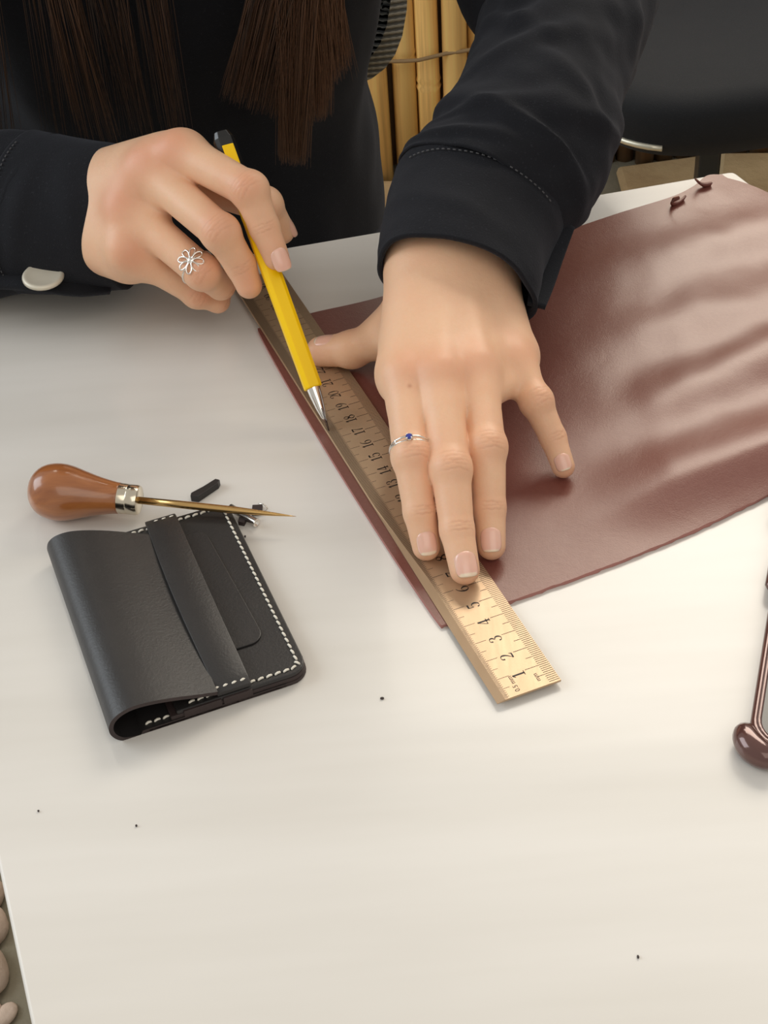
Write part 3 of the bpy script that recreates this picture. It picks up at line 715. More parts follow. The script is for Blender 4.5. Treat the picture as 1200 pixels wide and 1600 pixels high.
# ------------------------------------------------------------------ signed-distance modelling for the body and the clothes
class SDF:
    def __init__(s, lo, hi, h):
        s.lo = A(lo, float); s.h = h; s.n = np.ceil((A(hi, float)-s.lo)/h).astype(int)+1
        s.ax = [(s.lo[i]+h*np.arange(s.n[i])).astype(np.float32) for i in range(3)]; s.d = np.full(s.n, 3.0, np.float32)
    def layer(s): L = SDF.__new__(SDF); L.lo, L.h, L.n, L.ax = s.lo, s.h, s.n, s.ax; L.d = np.full(s.n, 3.0, np.float32); return L
    def _sl(s, lo, hi):
        a = np.clip(np.floor((A(lo)-s.lo)/s.h).astype(int), 0, s.n); b = np.clip(np.ceil((A(hi)-s.lo)/s.h).astype(int)+1, 0, s.n)
        return tuple(slice(i, j) for i, j in zip(a, b))
    @staticmethod
    def smin(a, b, k):
        if k <= 1e-6: return np.minimum(a, b)
        h = np.maximum(k-np.abs(a-b), 0)/k; return np.minimum(a, b)-h*h*k*.25
    def put(s, fn, lo, hi, k, sub=False):
        sl = s._sl(lo, hi); x = s.ax[0][sl[0]][:, None, None]; y = s.ax[1][sl[1]][None, :, None]; z = s.ax[2][sl[2]][None, None, :]
        if min(x.size, y.size, z.size) == 0: return
        v = fn(x, y, z).astype(np.float32)
        s.d[sl] = -s.smin(-s.d[sl], v, k) if sub else s.smin(s.d[sl], v, k)
    def cone(s, a, b, ra, rb, k=.3, sub=False, m=2.0):
        a, b = A(a, float), A(b, float); ba = b-a; L2 = float(ba@ba) or 1e-9; R = max(ra, rb)+m
        def fn(x, y, z):
            t = np.clip(((x-a[0])*ba[0]+(y-a[1])*ba[1]+(z-a[2])*ba[2])/L2, 0, 1)
            return np.sqrt((x-a[0]-t*ba[0])**2+(y-a[1]-t*ba[1])**2+(z-a[2]-t*ba[2])**2)-(ra+(rb-ra)*t)
        s.put(fn, np.minimum(a, b)-R, np.maximum(a, b)+R, k, sub)
    def flat(s, a, b, wa, wb, n, f, k=.3, m=2.0):
        """cone whose cross-section is flattened by factor f along n"""
        a, b, n = A(a, float), A(b, float), A(n, float); ba = b-a; L2 = float(ba@ba); n = unit(n-ba*(n@ba)/L2); R = max(wa, wb)+m
        def fn(x, y, z):
            px, py, pz = x-a[0], y-a[1], z-a[2]; t = np.clip((px*ba[0]+py*ba[1]+pz*ba[2])/L2, 0, 1)
            qx, qy, qz = px-t*ba[0], py-t*ba[1], pz-t*ba[2]; q = qx*n[0]+qy*n[1]+qz*n[2]; g = 1/f-1
            r = wa+(wb-wa)*t
            return (np.sqrt((qx+q*g*n[0])**2+(qy+q*g*n[1])**2+(qz+q*g*n[2])**2)-r)*(f+1)/2
        s.put(fn, np.minimum(a, b)-R, np.maximum(a, b)+R, k)
    def ell(s, c, r, k=.3, R=None, sub=False, m=1.5):
        c = A(c, float); r = A(r, float); Rm = np.eye(3) if R is None else A(R); e = max(r)+m
        def fn(x, y, z):
            p = [x-c[0], y-c[1], z-c[2]]; q = [(p[0]*Rm[i][0]+p[1]*Rm[i][1]+p[2]*Rm[i][2])/r[i] for i in range(3)]
            l = np.sqrt(q[0]**2+q[1]**2+q[2]**2); g = np.sqrt((q[0]/r[0])**2+(q[1]/r[1])**2+(q[2]/r[2])**2)+1e-6
            return l*(l-1)/g
        s.put(fn, c-e, c+e, k, sub)
    def merge(s, o, k): s.d = s.smin(s.d, o.d, k)
    def chain(s, P, R, k=.25):
        for i in range(len(P)-1): s.cone(P[i], P[i+1], R[i], R[i+1], k)
    def sample(s, p):
        q = np.clip((p-s.lo)/s.h, 0, s.n-1.001); i = q.astype(int); f = q-i; out = 0
        for dx in (0, 1):
            for dy in (0, 1):
                for dz in (0, 1):
                    w = (f[:, 0] if dx else 1-f[:, 0])*(f[:, 1] if dy else 1-f[:, 1])*(f[:, 2] if dz else 1-f[:, 2])
                    out = out+w*s.d[i[:, 0]+dx, i[:, 1]+dy, i[:, 2]+dz]
        return out
    def normals(s, p):
        e = s.h*.8; g = np.stack([s.sample(p+A([e, 0, 0]))-s.sample(p-A([e, 0, 0])), s.sample(p+A([0, e, 0]))-s.sample(p-A([0, e, 0])), s.sample(p+A([0, 0, e]))-s.sample(p-A([0, 0, e]))], 1)
        return g/(np.linalg.norm(g, axis=1)[:, None]+1e-9)
    def nets(s):
        d = s.d; d = d.copy()
        for ax in range(3):
            sl = [slice(None)]*3
            for e in (0, -1): sl[ax] = e; d[tuple(sl)] = np.maximum(d[tuple(sl)], .05)
        neg = d < 0; nx, ny, nz = d.shape; cnt = np.zeros((nx-1, ny-1, nz-1), np.int8)
        for dx in (0, 1):
            for dy in (0, 1):
                for dz in (0, 1): cnt += neg[dx:nx-1+dx, dy:ny-1+dy, dz:nz-1+dz]
        act = (cnt > 0) & (cnt < 8); cells = np.argwhere(act); idx = np.full(act.shape, -1, np.int32); idx[act] = np.arange(len(cells))
        acc = np.zeros((len(cells), 3)); num = np.zeros(len(cells)); cor = [(a, b, c) for a in (0, 1) for b in (0, 1) for c in (0, 1)]
        for c0 in cor:
            for ax in range(3):
                if c0[ax]: continue
                c1 = list(c0); c1[ax] = 1
                d0 = d[cells[:, 0]+c0[0], cells[:, 1]+c0[1], cells[:, 2]+c0[2]]; d1 = d[cells[:, 0]+c1[0], cells[:, 1]+c1[1], cells[:, 2]+c1[2]]
                m = (d0 < 0) != (d1 < 0); t = d0[m]/(d0[m]-d1[m]); p = np.tile(A(c0, float), (m.sum(), 1)); p[:, ax] = t; acc[m] += p; num[m] += 1
        v = s.lo+s.h*(cells+acc/num[:, None]); F = []
        for ax in range(3):
            a, b = [(1, 2), (2, 0), (0, 1)][ax]; sl0 = [slice(None)]*3; sl1 = [slice(None)]*3; sl0[ax] = slice(0, -1); sl1[ax] = slice(1, None)
            n0, n1 = neg[tuple(sl0)], neg[tuple(sl1)]; e = np.argwhere(n0 != n1); sh = act.shape
            e = e[(e[:, a] >= 1) & (e[:, b] >= 1) & (e[:, a] < sh[a]) & (e[:, b] < sh[b])]
            q = []
            for da, db in ((-1, -1), (0, -1), (0, 0), (-1, 0)):
                c = e.copy(); c[:, a] += da; c[:, b] += db; q.append(idx[c[:, 0], c[:, 1], c[:, 2]])
            q = np.stack(q, 1); fl = ~n0[e[:, 0], e[:, 1], e[:, 2]]; q[fl] = q[fl][:, ::-1]; F.append(q)
        F = np.vstack(F); F = F[(F >= 0).all(1)]
        for _ in range(2):
            nn = s.normals(v); v = v-nn*np.clip(s.sample(v), -s.h*.5, s.h*.5)[:, None]
        return v, F

# ------------------------------------------------------------------ the hands
def frame(t, n):
    t = unit(t); n = unit(n-t*(n@t)); return t, n, np.cross(t, n)
def toward(p): return unit(CAMC-p)

class Hand: pass
def finger_marks(v, joints, kinds, nrm, rw=1.0):
    """redness and skin creases around finger joints; returns (red, crease, displacement)"""
    red = np.zeros(len(v)); cr = np.zeros(len(v)); dis = np.zeros(len(v))
    for (p, t, n, r), kind in zip(joints, kinds):
        d = v-p; s = d@t; k = d@n; w = np.linalg.norm(d-np.outer(s, t)-np.outer(k, n), axis=1); R2 = (d**2).sum(1)
        near = R2 < (r*2.2)**2; dors = np.clip((nrm@n)*1.4-.1, 0, 1)*near
        red += rw*{'pip': .55, 'mcp': .75, 'dip': .28, 'tip': .45}[kind]*np.exp(-R2/(r*1.15)**2)*(dors if kind != 'tip' else near)
        lines = {'pip': (-.34, -.16, 0, .13, .30), 'dip': (-.16, .0, .15), 'mcp': (), 'tip': ()}[kind]
        for i, l in enumerate(lines):
            sg = d@np.cross(t, n); wav = .022*np.sin(sg*8+i*2.1)+.012*np.sin(sg*19+i*4)
            g = np.exp(-((s-l*r/.72+wav-.05*(w/r)**2*(1 if l > 0 else -1))/.030)**2)*np.exp(-(w/(r*.72))**4)*dors
            cr += g*(.26 if kind == 'pip' else .34)*(1 if i % 2 == 0 else .6); dis -= g*.02
        if kind == 'pip': dis += .05*r*np.exp(-R2/(r*.9)**2)*dors
    return np.clip(red, 0, 1), np.clip(cr, 0, .75), dis

def nail(px, dip, tip, r, width, length, parent, lift=.0, tilt=0.0, name='fingernail', tipw=.22, flip=None):
    t = unit(tip-dip)
    # meet the picture ray with the cylinder around the last bone
    o = CAMC; d = unit(at(*px)-CAMC); oc = o-dip; dd = d-t*(d@t); oo = oc-t*(oc@t)
    a, b, c = dd@dd, 2*dd@oo, oo@oo-(r)**2; disc = b*b-4*a*c
    s = (-b-math.sqrt(max(disc, 0)))/(2*a); P = o+d*s; x0 = (P-dip)@t; n = unit(P-dip-t*x0); sd = np.cross(t, n)
    if flip is not None: n = unit(flip-t*(flip@t)); sd = np.cross(t, n)
    nu, nv_ = 18, 13; v = []; tipv = []
    for i in range(nu):
        u = -1+2*i/(nu-1); e = 1-max(0, u)**4*.30-max(0, -u)**4*.45
        for j in range(nv_):
            q = -1+2*j/(nv_-1); ang = q*e*width/(2*r)
            lift_ = .035-.05*max(0, -u-.75)*3-.035*abs(q)**6-.0*u
            uu = u*length/2*(1-.10*q*q*(1 if u > 0 else .6))
            # plate is a little flatter than the finger and dips towards the free edge with it
            rr = r*1.0+lift_+lift; fall = .10*max(0, u)**2*length
            cc = dip+t*(x0+uu); v.append(cc+(n*math.cos(ang)+sd*math.sin(ang)*.98)*rr-n*fall*.55)
            tipv.append(1.0 if u > 1-2*tipw+.12*q*q else 0.0)
    k = nu*nv_; f = grid_faces(nu, nv_); v2 = [p for p in v]
    # thickness: a second sheet under the first
    for i in range(nu):
        for j in range(nv_): v2.append(v[i*nv_+j]-n*.05)
    f = f+[tuple(k+a for a in reversed(q)) for q in f]
    rim = [i*nv_ for i in range(nu)]+[(nu-1)*nv_+j for j in range(1, nv_)]+[i*nv_+nv_-1 for i in range(nu-2, -1, -1)]+[j for j in range(nv_-2, 0, -1)]
    m = len(rim); f += [(rim[a], rim[(a+1) % m], k+rim[(a+1) % m], k+rim[a]) for a in range(m)]
    ob = mesh(name, v2, f, M['nail'], parent); attr(ob, 'tip', tipv+tipv)
    bm = bmesh.new(); bm.from_mesh(ob.data); bmesh.ops.recalc_face_normals(bm, faces=bm.faces); bm.to_mesh(ob.data); bm.free()
    return ob

ZR = RZ1
# left hand (flat, at the right of the picture)
LH = dict(
    index=[at(632, 592, 4.55), at(644, 714, 3.35), at(656, 800, 1.95), at(666, 854, ZR+.60)],
    middle=[at(686, 590, 4.75), at(704, 734, 3.25), at(714, 828, 1.85), at(726, 890, ZR+.62)],
    ring=[at(744, 580, 4.45), at(761, 700, 3.3), at(765, 794, 1.75), at(768, 853, ZL+.62)],
    pinky=[at(804, 566, 3.65), at(838, 628, 2.9), at(864, 684, 1.65), at(880, 729, ZL+.62)])
LWR = at(708, 405, 5.5); LEL = at(880, 60, 7.2)
def left_hand():
    h = .065; G = SDF((-7.5, 3.5, -.4), (6.5, 33, 8.6), h); F = G.layer()
    rad = dict(index=(.87, .78, .66, .57), middle=(.92, .80, .68, .60), ring=(.88, .76, .65, .57), pinky=(.80, .66, .56, .49))
    for k, P in LH.items():
        L = G.layer(); L.chain(P, rad[k], .18)
        L.ell(P[1]+A([0, 0, .05]), [rad[k][1]*1.04]*3, .3)
        # finger pulp flattened where it presses
        F.merge(L, .04)
    wr = LWR; across = unit(LH['pinky'][0]-LH['index'][0]); up = unit(np.cross(across, unit(wr-LH['middle'][0]))); up = up if up[2] > 0 else -up
    fwd = unit(LH['middle'][0]-wr)
    Pm = G.layer()
    base = dict(index=wr-across*1.55, middle=wr-across*.55, ring=wr+across*.5, pinky=wr+across*1.45)
    for k in base:
        a = base[k]-up*.15; b = LH[k][0]-up*.30
        Pm.cone(a, b, 1.45 if k != 'pinky' else 1.3, .98 if k in ('middle', 'ring') else .86, 1.5)
    # body of the palm and the two pads
    mid = (wr+LH['middle'][0])/2
    Pm.cone(wr-across*.9+fwd*1.0-up*.6, LH['index'][0]-fwd*.9-up*.7, 1.5, .95, 1.2)
    Pm.cone(wr+across*1.2+fwd*.8-up*.7, LH['pinky'][0]-fwd*1.0-up*.6, 1.25, .9, 1.2)
    # thumb
    T = [at(652, 470, 3.7), at(604, 524, 2.35), at(550, 546, 1.35), at(502, 549, ZR+.70)]
    LH['thumb'] = T
    Th = G.layer(); Th.chain(T[1:], (.95, .82, .71), .25); Th.ell(T[2], [.82]*3, .3)
    Pm.cone(T[0], T[1], 1.35, .98, 1.0)
    Pm.cone(T[1], LH['index'][0]-fwd*2.6-up*.7, .75, .7, .9)
    Pm.merge(Th, .45)
    for k1, k2, fr_ in (('index', 'middle', .30), ('middle', 'ring', .30), ('ring', 'pinky', .26)):
        a, b = [LH[k][0]+(LH[k][1]-LH[k][0])*(fr_+.06)-up*.22 for k in (k1, k2)]; Pm.cone(a, b, .58, .58, .7)
        a, b = [LH[k][0]-fwd*.7-up*.34 for k in (k1, k2)]; Pm.cone(a, b, .85, .85, .8)
    # knuckles and the extensor tendons
    for k in ('index', 'middle', 'ring', 'pinky'):
        Pm.ell(LH[k][0]+up*(.22 if k != 'pinky' else .1)-across*(.15 if k == 'pinky' else 0), [.62, .62, .55], .7)
        a = base[k]+fwd*1.5+up*.95; b = LH[k][0]+up*.62-fwd*.2
        if k in ('middle', 'ring'): Pm.cone(a-up*.25, b-up*.02, .25, .20, .5)
    # forearm into the sleeve
    ax = unit(LEL-wr)
    Pm.flat(wr-up*.1, wr+ax*9, 2.55, 3.1, up, .74, 1.2)
    Pm.ell(wr+across*1.75+up*.55+ax*.5, [.75, .75, .6], .8)
    G.merge(Pm, 0); G.merge(F, .42)
    v, f = G.nets(); n = G.normals(v)
    J = []; K = []
    for k in ('index', 'middle', 'ring', 'pinky'):
        P = LH[k]; r = rad[k]
        for i, kind in ((0, 'mcp'), (1, 'pip'), (2, 'dip'), (3, 'tip')):
            t = unit(P[min(i+1, 3)]-P[max(i-1, 0)]); nn = unit(up-t*(up@t)) if kind != 'tip' else unit(up-t*(up@t))
            J.append((P[i]+(nn*r[i]*.8 if kind != 'tip' else t*.25), t, nn, r[i])); K.append(kind)
    t = unit(T[3]-T[1]); nn = unit(A([-.1, .75, .6])-t*(A([-.1, .75, .6])@t)); J.append((T[2]+nn*.6, t, nn, .75)); K.append('dip')
    J.append((T[3], t, nn, .8)); K.append('tip')
    red, cr, dis = finger_marks(v, J, K, n, .55)
    mole = at(640, 603, 5.5); 
    # the small mole near the index knuckle, on the picture ray, at the surface
    ray = unit(at(640, 603)-CAMC); dv = v-CAMC; off = np.linalg.norm(dv-np.outer(dv@ray, ray), axis=1); front = (dv@ray) < np.linalg.norm(mole-CAMC)+2
    cr = np.maximum(cr, .7*np.exp(-(off/.085)**2)*front)
    v = v+n*dis[:, None]
    G.rad = rad; return v, f, red, cr, G
# right hand (holding the knife)
def onk(px, off=0.0):
    d = unit(at(*px)-CAMC); w = KT-CAMC; b = d@KD; s = (b*(w@d)-(w@KD))/(1-b*b); return KT+KD*s
TOC = unit(CAMC-A([-10, 24, 6]))
RH = dict(
    index=[at(284, 238, 9.2), at(390, 297, 8.75), at(413, 355, 7.25), at(432, 402, 6.1)],
    middle=[at(232, 266, 8.3), at(345, 364, 7.2), at(376, 414, 5.6), at(389, 446, 4.75)],
    ring=[at(199, 325, 6.7), at(316, 425, 5.1), at(345, 446, 3.7), at(352, 440, 3.0)],
    pinky=[at(200, 392, 5.3), at(308, 458, 2.9), at(340, 470, 2.2), at(346, 462, 1.5)])
RWR = at(96, 326, 4.6); REL = at(-330, 330, 3.2)
def right_hand():
    h = .065; G = SDF((-26, 17.5, -.2), (-5.6, 37, 11.4), h); F = G.layer()
    rad = dict(index=(.92, .80, .68, .58), middle=(.92, .82, .70, .60), ring=(.88, .78, .66, .56), pinky=(.78, .66, .56, .48))
    for k, P in RH.items():
        L = G.layer(); L.chain(P, rad[k], .18); L.ell(P[1], [rad[k][1]*1.05]*3, .3); F.merge(L, .05)
    wr = RWR; across = unit(RH['pinky'][0]-RH['index'][0]); fwd = unit((RH['middle'][0]+RH['ring'][0])/2-wr); up = unit(np.cross(fwd, across)); up = up if up@TOC > 0 else -up
    Pm = G.layer(); base = dict(index=wr-across*1.15, middle=wr-across*.45, ring=wr+across*.4, pinky=wr+across*1.3)
    for k in base: Pm.cone(base[k]-up*.35, RH[k][0]-up*.32, 1.3, 1.0 if k != 'pinky' else .9, 1.5)
    for k1, k2 in (('index', 'middle'), ('middle', 'ring'), ('ring', 'pinky')):
        Pm.cone((base[k1]+base[k2])/2-up*.3, (RH[k1][0]+RH[k2][0])/2-up*.25-fwd*.3, 1.3, 1.0, 1.2)
        a, b = [RH[k][0]+(RH[k][1]-RH[k][0])*.24-up*.35 for k in (k1, k2)]; Pm.cone(a, b, .5, .5, .7)
    Pm.cone(wr+across*.9+fwd*1.2-up*.9, RH['pinky'][0]-fwd*.9-up*.8+across*.1, 1.35, 1.0, 1.2)
    Pm.cone(wr-across*.6+fwd*1.0-up*.8, RH['index'][0]-fwd*1.2-up*.9, 1.5, 1.0, 1.2)
    # thumb lies behind the knife: only its knuckle and tip show past the index finger
    q = at(414, 320, 7.3); tip = at(440, 361, 5.7)
    T = [RWR+fwd*2.2-across*1.3-up*1.6, at(330, 290, 6.2)-TOC*.2, q-TOC*.3, tip-TOC*.2]; RH['thumb'] = T
    Th = G.layer(); Th.chain(T[1:], (.95, .78, .62), .25); Th.ell(T[2], [.78]*3, .3)
    Pm.cone(T[0], T[1], 1.4, 1.0, 1.0); Pm.merge(Th, .4)
    for k in ('index', 'middle', 'ring', 'pinky'): Pm.ell(RH[k][0]+up*.12, [.66, .66, .60], .9)
    ax = unit(REL-wr); Pm.flat(wr-up*.3, wr+ax*9, 2.25, 2.8, up, .78, 1.2)
    G.merge(Pm, 0); G.merge(F, .5)
    v, f = G.nets(); n = G.normals(v); J = []; K = []
    for k in ('index', 'middle', 'ring', 'pinky'):
        P = RH[k]; r = rad[k]
        for i, kind in ((0, 'mcp'), (1, 'pip'), (2, 'dip'), (3, 'tip')):
            t = unit(P[min(i+1, 3)]-P[max(i-1, 0)]); nn = unit(TOC-t*(TOC@t))
            J.append((P[i]+nn*r[i]*.8, t, nn, r[i])); K.append(kind)
    red, cr, dis = finger_marks(v, J, K, n); v = v+n*dis[:, None]; G.rad = rad
    return v, f, red, cr, G

# ------------------------------------------------------------------ the person
SHL, SHR = A([4.0, 50, 31]), A([-31, 50, 31]); HEAD = A([-13, 45, 50])
person = empty('person', (-14, 55, FLOOR), 'person in a black shirt with long brown hair, cutting leather along a ruler', 'person')
def torso_sdf(G, g):
    """trunk with the given extra thickness g"""
    G.flat((-15.5, 57, -20), (-15.5, 57, -8), 13.6+g, 12.8+g, (0, 1, 0), .72, 3, 6)
    G.flat((-15.8, 57, -8), (-15.2, 54, 8), 11.3+g, 12.4+g, (0, 1, 0), .78, 4, 6)
    G.flat((-15.2, 54, 8), (-14.2, 53, 22), 13.1+g, 13.6+g, (0, 1, 0), .75, 4, 6)
    G.cone(SHL+A([-3, 0, -1]), SHR+A([3, 0, -1]), 5.0+g, 5.0+g, 4, m=5)
def body():
    G = SDF((-46, 10, FLOOR), (22, 76, 64), .7)
    torso_sdf(G, -.9)
    G.cone((-13.6, 52, 33), (-13.4, 48.5, 43), 5.2, 5.0, 3, m=4)
    # head bowed over the work, with face, nose, lips, chin and ears
    G.ell(HEAD+A([0, 1.5, 1.5]), [7.6, 9.4, 9.0], 1, m=5); G.ell(HEAD+A([0, -3.2, -4.5]), [5.6, 5.6, 6.2], 2, m=5)
    G.ell(HEAD+A([0, -8.6, -3.8]), [1.3, 1.8, 2.2], 1); G.ell(HEAD+A([0, -7.2, -8.0]), [2.3, 1.2, .9], .8); G.ell(HEAD+A([0, -6.0, -10.4]), [2.0, 1.6, 1.4], 1)
    for s in (-1, 1):
        G.ell(HEAD+A([s*7.3, 1.0, -2.4]), [.9, 1.9, 3.0], .6); G.ell(HEAD+A([s*3.1, -7.4, -1.2]), [1.5, .9, .9], .5, sub=True); G.ell(HEAD+A([s*3.1, -6.9, -1.3]), [1.45, 1.1, 1.0], .3)
    G.cone(SHL, LEL, 4.2, 2.9, 2, m=4); G.cone(LEL, LEL+(LWR-LEL)*.72, 2.9, 2.1, 1.5, m=4)
    G.cone(SHR, REL, 4.2, 2.7, 2, m=4); G.cone(REL, REL+(RWR-REL)*.75, 2.8, 2.1, 1.5, m=4)
    for s in (-1, 1):
        hip, kn, an = A([-15+s*7, 54, -21]), A([-13+s*6.5, 22, -20]), A([-12+s*7, 30, -66])
        G.cone(hip, kn, 7.0, 4.8, 2.5, m=5); G.cone(kn, an, 4.6, 3.0, 2, m=5); G.cone(an, A([-12+s*8, 19.5, -71.3]), 2.6, 2.0, 1.5, m=4)
    return G.nets()
vl, fl1, rl, cl, GL = left_hand(); vr, fr1, rr_, cr_, GR = right_hand(); vb, fb = body()
nL, nR = len(vl), len(vr)
bo = mesh('body', np.vstack([vl, vr, vb]), np.vstack([fl1, fr1+nL, fb+nL+nR]), M['skin'], person)
attr(bo, 'red', np.concatenate([rl, rr_, np.zeros(len(vb))])); attr(bo, 'crease', np.concatenate([cl, cr_, np.zeros(len(vb))]))
# fingernails (picture position, last two joints, finger radius there, width, length)
for px, k, r, wd, ln, tw in (((668, 849), 'index', .60, .88, .98, .15), ((730, 881), 'middle', .63, 1.02, 1.04, .15), ((767, 843), 'ring', .60, .94, 1.0, .10), ((880, 722), 'pinky', .53, .76, .74, .08)):
    P = LH[k]; nail(px, P[2], P[3], r, wd, ln, bo, tipw=tw)
P = LH['thumb']; nail((506, 535), P[2], P[3], .73, 1.05, 1.15, bo, tipw=.1, flip=A([-.15, .1, 1]))
P = RH['index']; nail((441, 405), P[2], P[3], .60, .95, 1.05, bo, tipw=.05)
P = RH['thumb']; nail((452, 364), P[2], P[3], .63, 1.0, 1.1, bo, tipw=.05, flip=A([.85, .1, .45]))

# ------------------------------------------------------------------ shirt: trunk, sleeves, cuffs
def shirt_trunk():
    G = SDF((-44, 30, -28), (22, 76, 44), .6); torso_sdf(G, .1)
    G.cone((-13.6, 52, 31), (-13.5, 50, 37), 6.0, 6.2, 3, m=4)
    G.cone(SHL, LEL+(SHL-LEL)*.10, 5.6, 5.0, 3, m=4); G.cone(SHR, REL, 5.6, 4.6, 3, m=4)
    G.cone((-13.5, 49, 38), (-13.4, 48, 44), 5.4, 5.6, .5, sub=True, m=3)
    v, f = G.nets(); n = G.normals(v)
    d = A([.55*mnoise.noise(Vector((p[0]*.16, p[1]*.16, p[2]*.07)))+.22*mnoise.noise(Vector((p[0]*.4, p[1]*.4, p[2]*.2+9))) for p in v]); return v+n*d[:, None], f
v, f = shirt_trunk(); shirt = mesh('shirt', v, f, M['shirt'], person)

def tube_cloth(name, stations, parent, nt=96, per=14, folds=(), noise_amp=.12, thick=.16, lip_start=False, lip_end=True, hem=0.0, seed=0, mat='shirt', bscale=1.0):
    """stations: (left px, right px, centre depth z, radius toward the viewer). A cloth tube through them with real thickness at open ends."""
    S = []
    for l, r, z, b in stations:
        c = at((l[0]+r[0])/2, (l[1]+r[1])/2, z); dist = np.linalg.norm(c-CAMC)
        pl, pr_ = CAMC+unit(at(*l)-CAMC)*dist, CAMC+unit(at(*r)-CAMC)*dist; S.append(np.concatenate([(pl+pr_)/2, (pr_-pl)/2, [b]]))
    Q = crom(A(S), per); n = len(Q); V = np.zeros((n, nt, 3)); Nn = np.zeros((n, nt, 3)); TH = np.linspace(0, 2*PI, nt, endpoint=False)
    for i in range(n):
        c, R, b = Q[i, :3], Q[i, 3:6], Q[i, 6]*bscale; axd = unit(Q[min(i+1, n-1), :3]-Q[max(i-1, 0), :3]); rl_ = np.linalg.norm(R); R = unit(R)
        B = np.cross(axd, R); B = unit(B); B = B if B@(CAMC-c) > 0 else -B
        u = i/(n-1)
        for j, th in enumerate(TH):
            dirv = R*math.cos(th)+B*math.sin(th); p = c+R*rl_*math.cos(th)+B*b*math.sin(th); a = 0
            for (u0, t0, slope, amp, wd, tw) in folds:
                dt = (th-t0+PI) % (2*PI)-PI; k = (u-u0-slope*dt)/wd
                a += amp*math.exp(-k*k)*math.exp(-(dt/tw)**2)
            a += noise_amp*mnoise.noise(Vector((p[0]*.35+seed, p[1]*.35, p[2]*.35)))+noise_amp*.4*mnoise.noise(Vector((p[0]*.9+seed, p[1]*.9, p[2]*.9)))
            if hem and u > .85: a += hem*((u-.85)/.15)*math.sin(th*5+seed)*(.6+.4*math.sin(th*2+1))
            V[i, j] = p+dirv*a; Nn[i, j] = dirv
    rings = [V[i] for i in range(n)]
    if lip_end:   # turned edge and a few centimetres of inside
        e = rings[-1]; rings += [e-Nn[-1]*thick*.5+(V[-1]-V[-2])*.2, e-Nn[-1]*thick]+[V[n-1-k]-Nn[n-1-k]*thick for k in (2, 6, min(n-1, 12))]
    if lip_start: e = rings[0]; rings = [V[min(n-1, k)]-Nn[min(n-1, k)]*thick for k in (8, 3)]+[e-Nn[0]*thick]+rings
    v = np.vstack(rings); f = grid_faces(len(rings), nt, True); ob = mesh(name, v, f, M[mat], parent)
    bm = bmesh.new(); bm.from_mesh(ob.data); bmesh.ops.recalc_face_normals(bm, faces=bm.faces); bm.to_mesh(ob.data); bm.free()
    return ob, V, Nn
def seam_line(V, Nn, i, j0, j1, parent, r=.035, dash=True, off=.05):
    """row of sewn stitches on ring i between two angle indices"""
    b = MB(); nt = V.shape[1]; P = [V[i, j % nt]+Nn[i, j % nt]*off for j in range(j0, j1)]
    P = crom(A(P), 6)
    k = 0
    while k+4 < len(P): b.tube(P[k:k+4], r, 5); k += 6
    return b.build('stitching', M['seam'], parent)

# left sleeve (right of the picture)
st = [((785, -120), (1030, 0), 9.5, 4.4), ((750, 30), (992, 105), 8.4, 4.2), ((725, 115), (960, 205), 7.8, 4.2), ((688, 182), (945, 285), 7.2, 4.1), ((648, 218), (915, 338), 6.7, 3.9), ((622, 250), (872, 372), 6.3, 3.6)]
fo = [(.30, PI/2, .10, .32, .035, .9), (.42, PI*.55, .12, .28, .03, .9), (.55, PI*.4, -.10, .30, .035, .8), (.68, PI*.6, .10, .26, .03, .9), (.80, PI*.35, -.10, .35, .03, .7), (.88, PI*.7, .06, .30, .03, .7), (.15, PI*.35, -.12, .35, .04, .7), (.36, PI*.72, -.12, .34, .025, .6), (.60, PI*.28, .13, .34, .025, .6), (.74, PI*.5, -.08, .30, .022, .8), (.22, PI*.6, .12, .3, .03, .8), (.47, PI*.15, .05, .30, .05, .5), (.62, PI*.9, -.05, .3, .04, .5)]
sl, V1, N1 = tube_cloth('sleeve', st, shirt, folds=fo, noise_amp=.28, seed=3, lip_end=True)
st = [((617, 262), (875, 372), 6.25, 3.45), ((610, 292), (862, 398), 6.05, 3.25), ((600, 335), (848, 432), 5.85, 2.95), ((592, 372), (842, 462), 5.65, 2.75), ((589, 398), (837, 486), 5.45, 2.6)]
cf, V2, N2 = tube_cloth('cuff', st, shirt, folds=[(.25, PI*.3, .1, .1, .08, .6), (.6, PI*.65, -.12, .1, .08, .7)], noise_amp=.09, seed=8, hem=.10, lip_start=True, thick=.22)
seam_line(V2, N2, 9, 12, 42, cf, off=.09)
# cuff placket with its overlapping tongue on the outer side
def flap(name, pts, zs, wid, parent, mat='shirt', th=.2, nrm=None):
    P = crom(A([at(p[0], p[1], z) for p, z in zip(pts, zs)]), 8); v = []; n = len(P)
    w = crom(A([[x, 0] for x in wid]), 8)[:, 0]
    for i, p in enumerate(P):
        t = unit(P[min(i+1, n-1)]-P[max(i-1, 0)]); s = unit(np.cross(t, toward(p) if nrm is None else nrm)); q = unit(np.cross(s, t)); q = q if q@(CAMC-p) > 0 else -q
        for a, b in ((-1, -.5), (-1, .3), (-.85, .5), (.85, .5), (1, .3), (1, -.5)): v.append(p+s*w[i]*a+q*th*b)
    f = grid_faces(n, 6, True)+[(0, 1, 2, 3, 4, 5), tuple(6*n-1-i for i in range(6))]; o = mesh(name, v, f, M[mat], parent)
    bm = bmesh.new(); bm.from_mesh(o.data); bmesh.ops.recalc_face_normals(bm, faces=bm.faces); bm.to_mesh(o.data); bm.free(); return o
flap('placket', [(884, 350), (862, 395), (848, 440), (838, 478)], [5.4, 5.0, 4.7, 4.6], [.45, .6, .55, .4], cf)

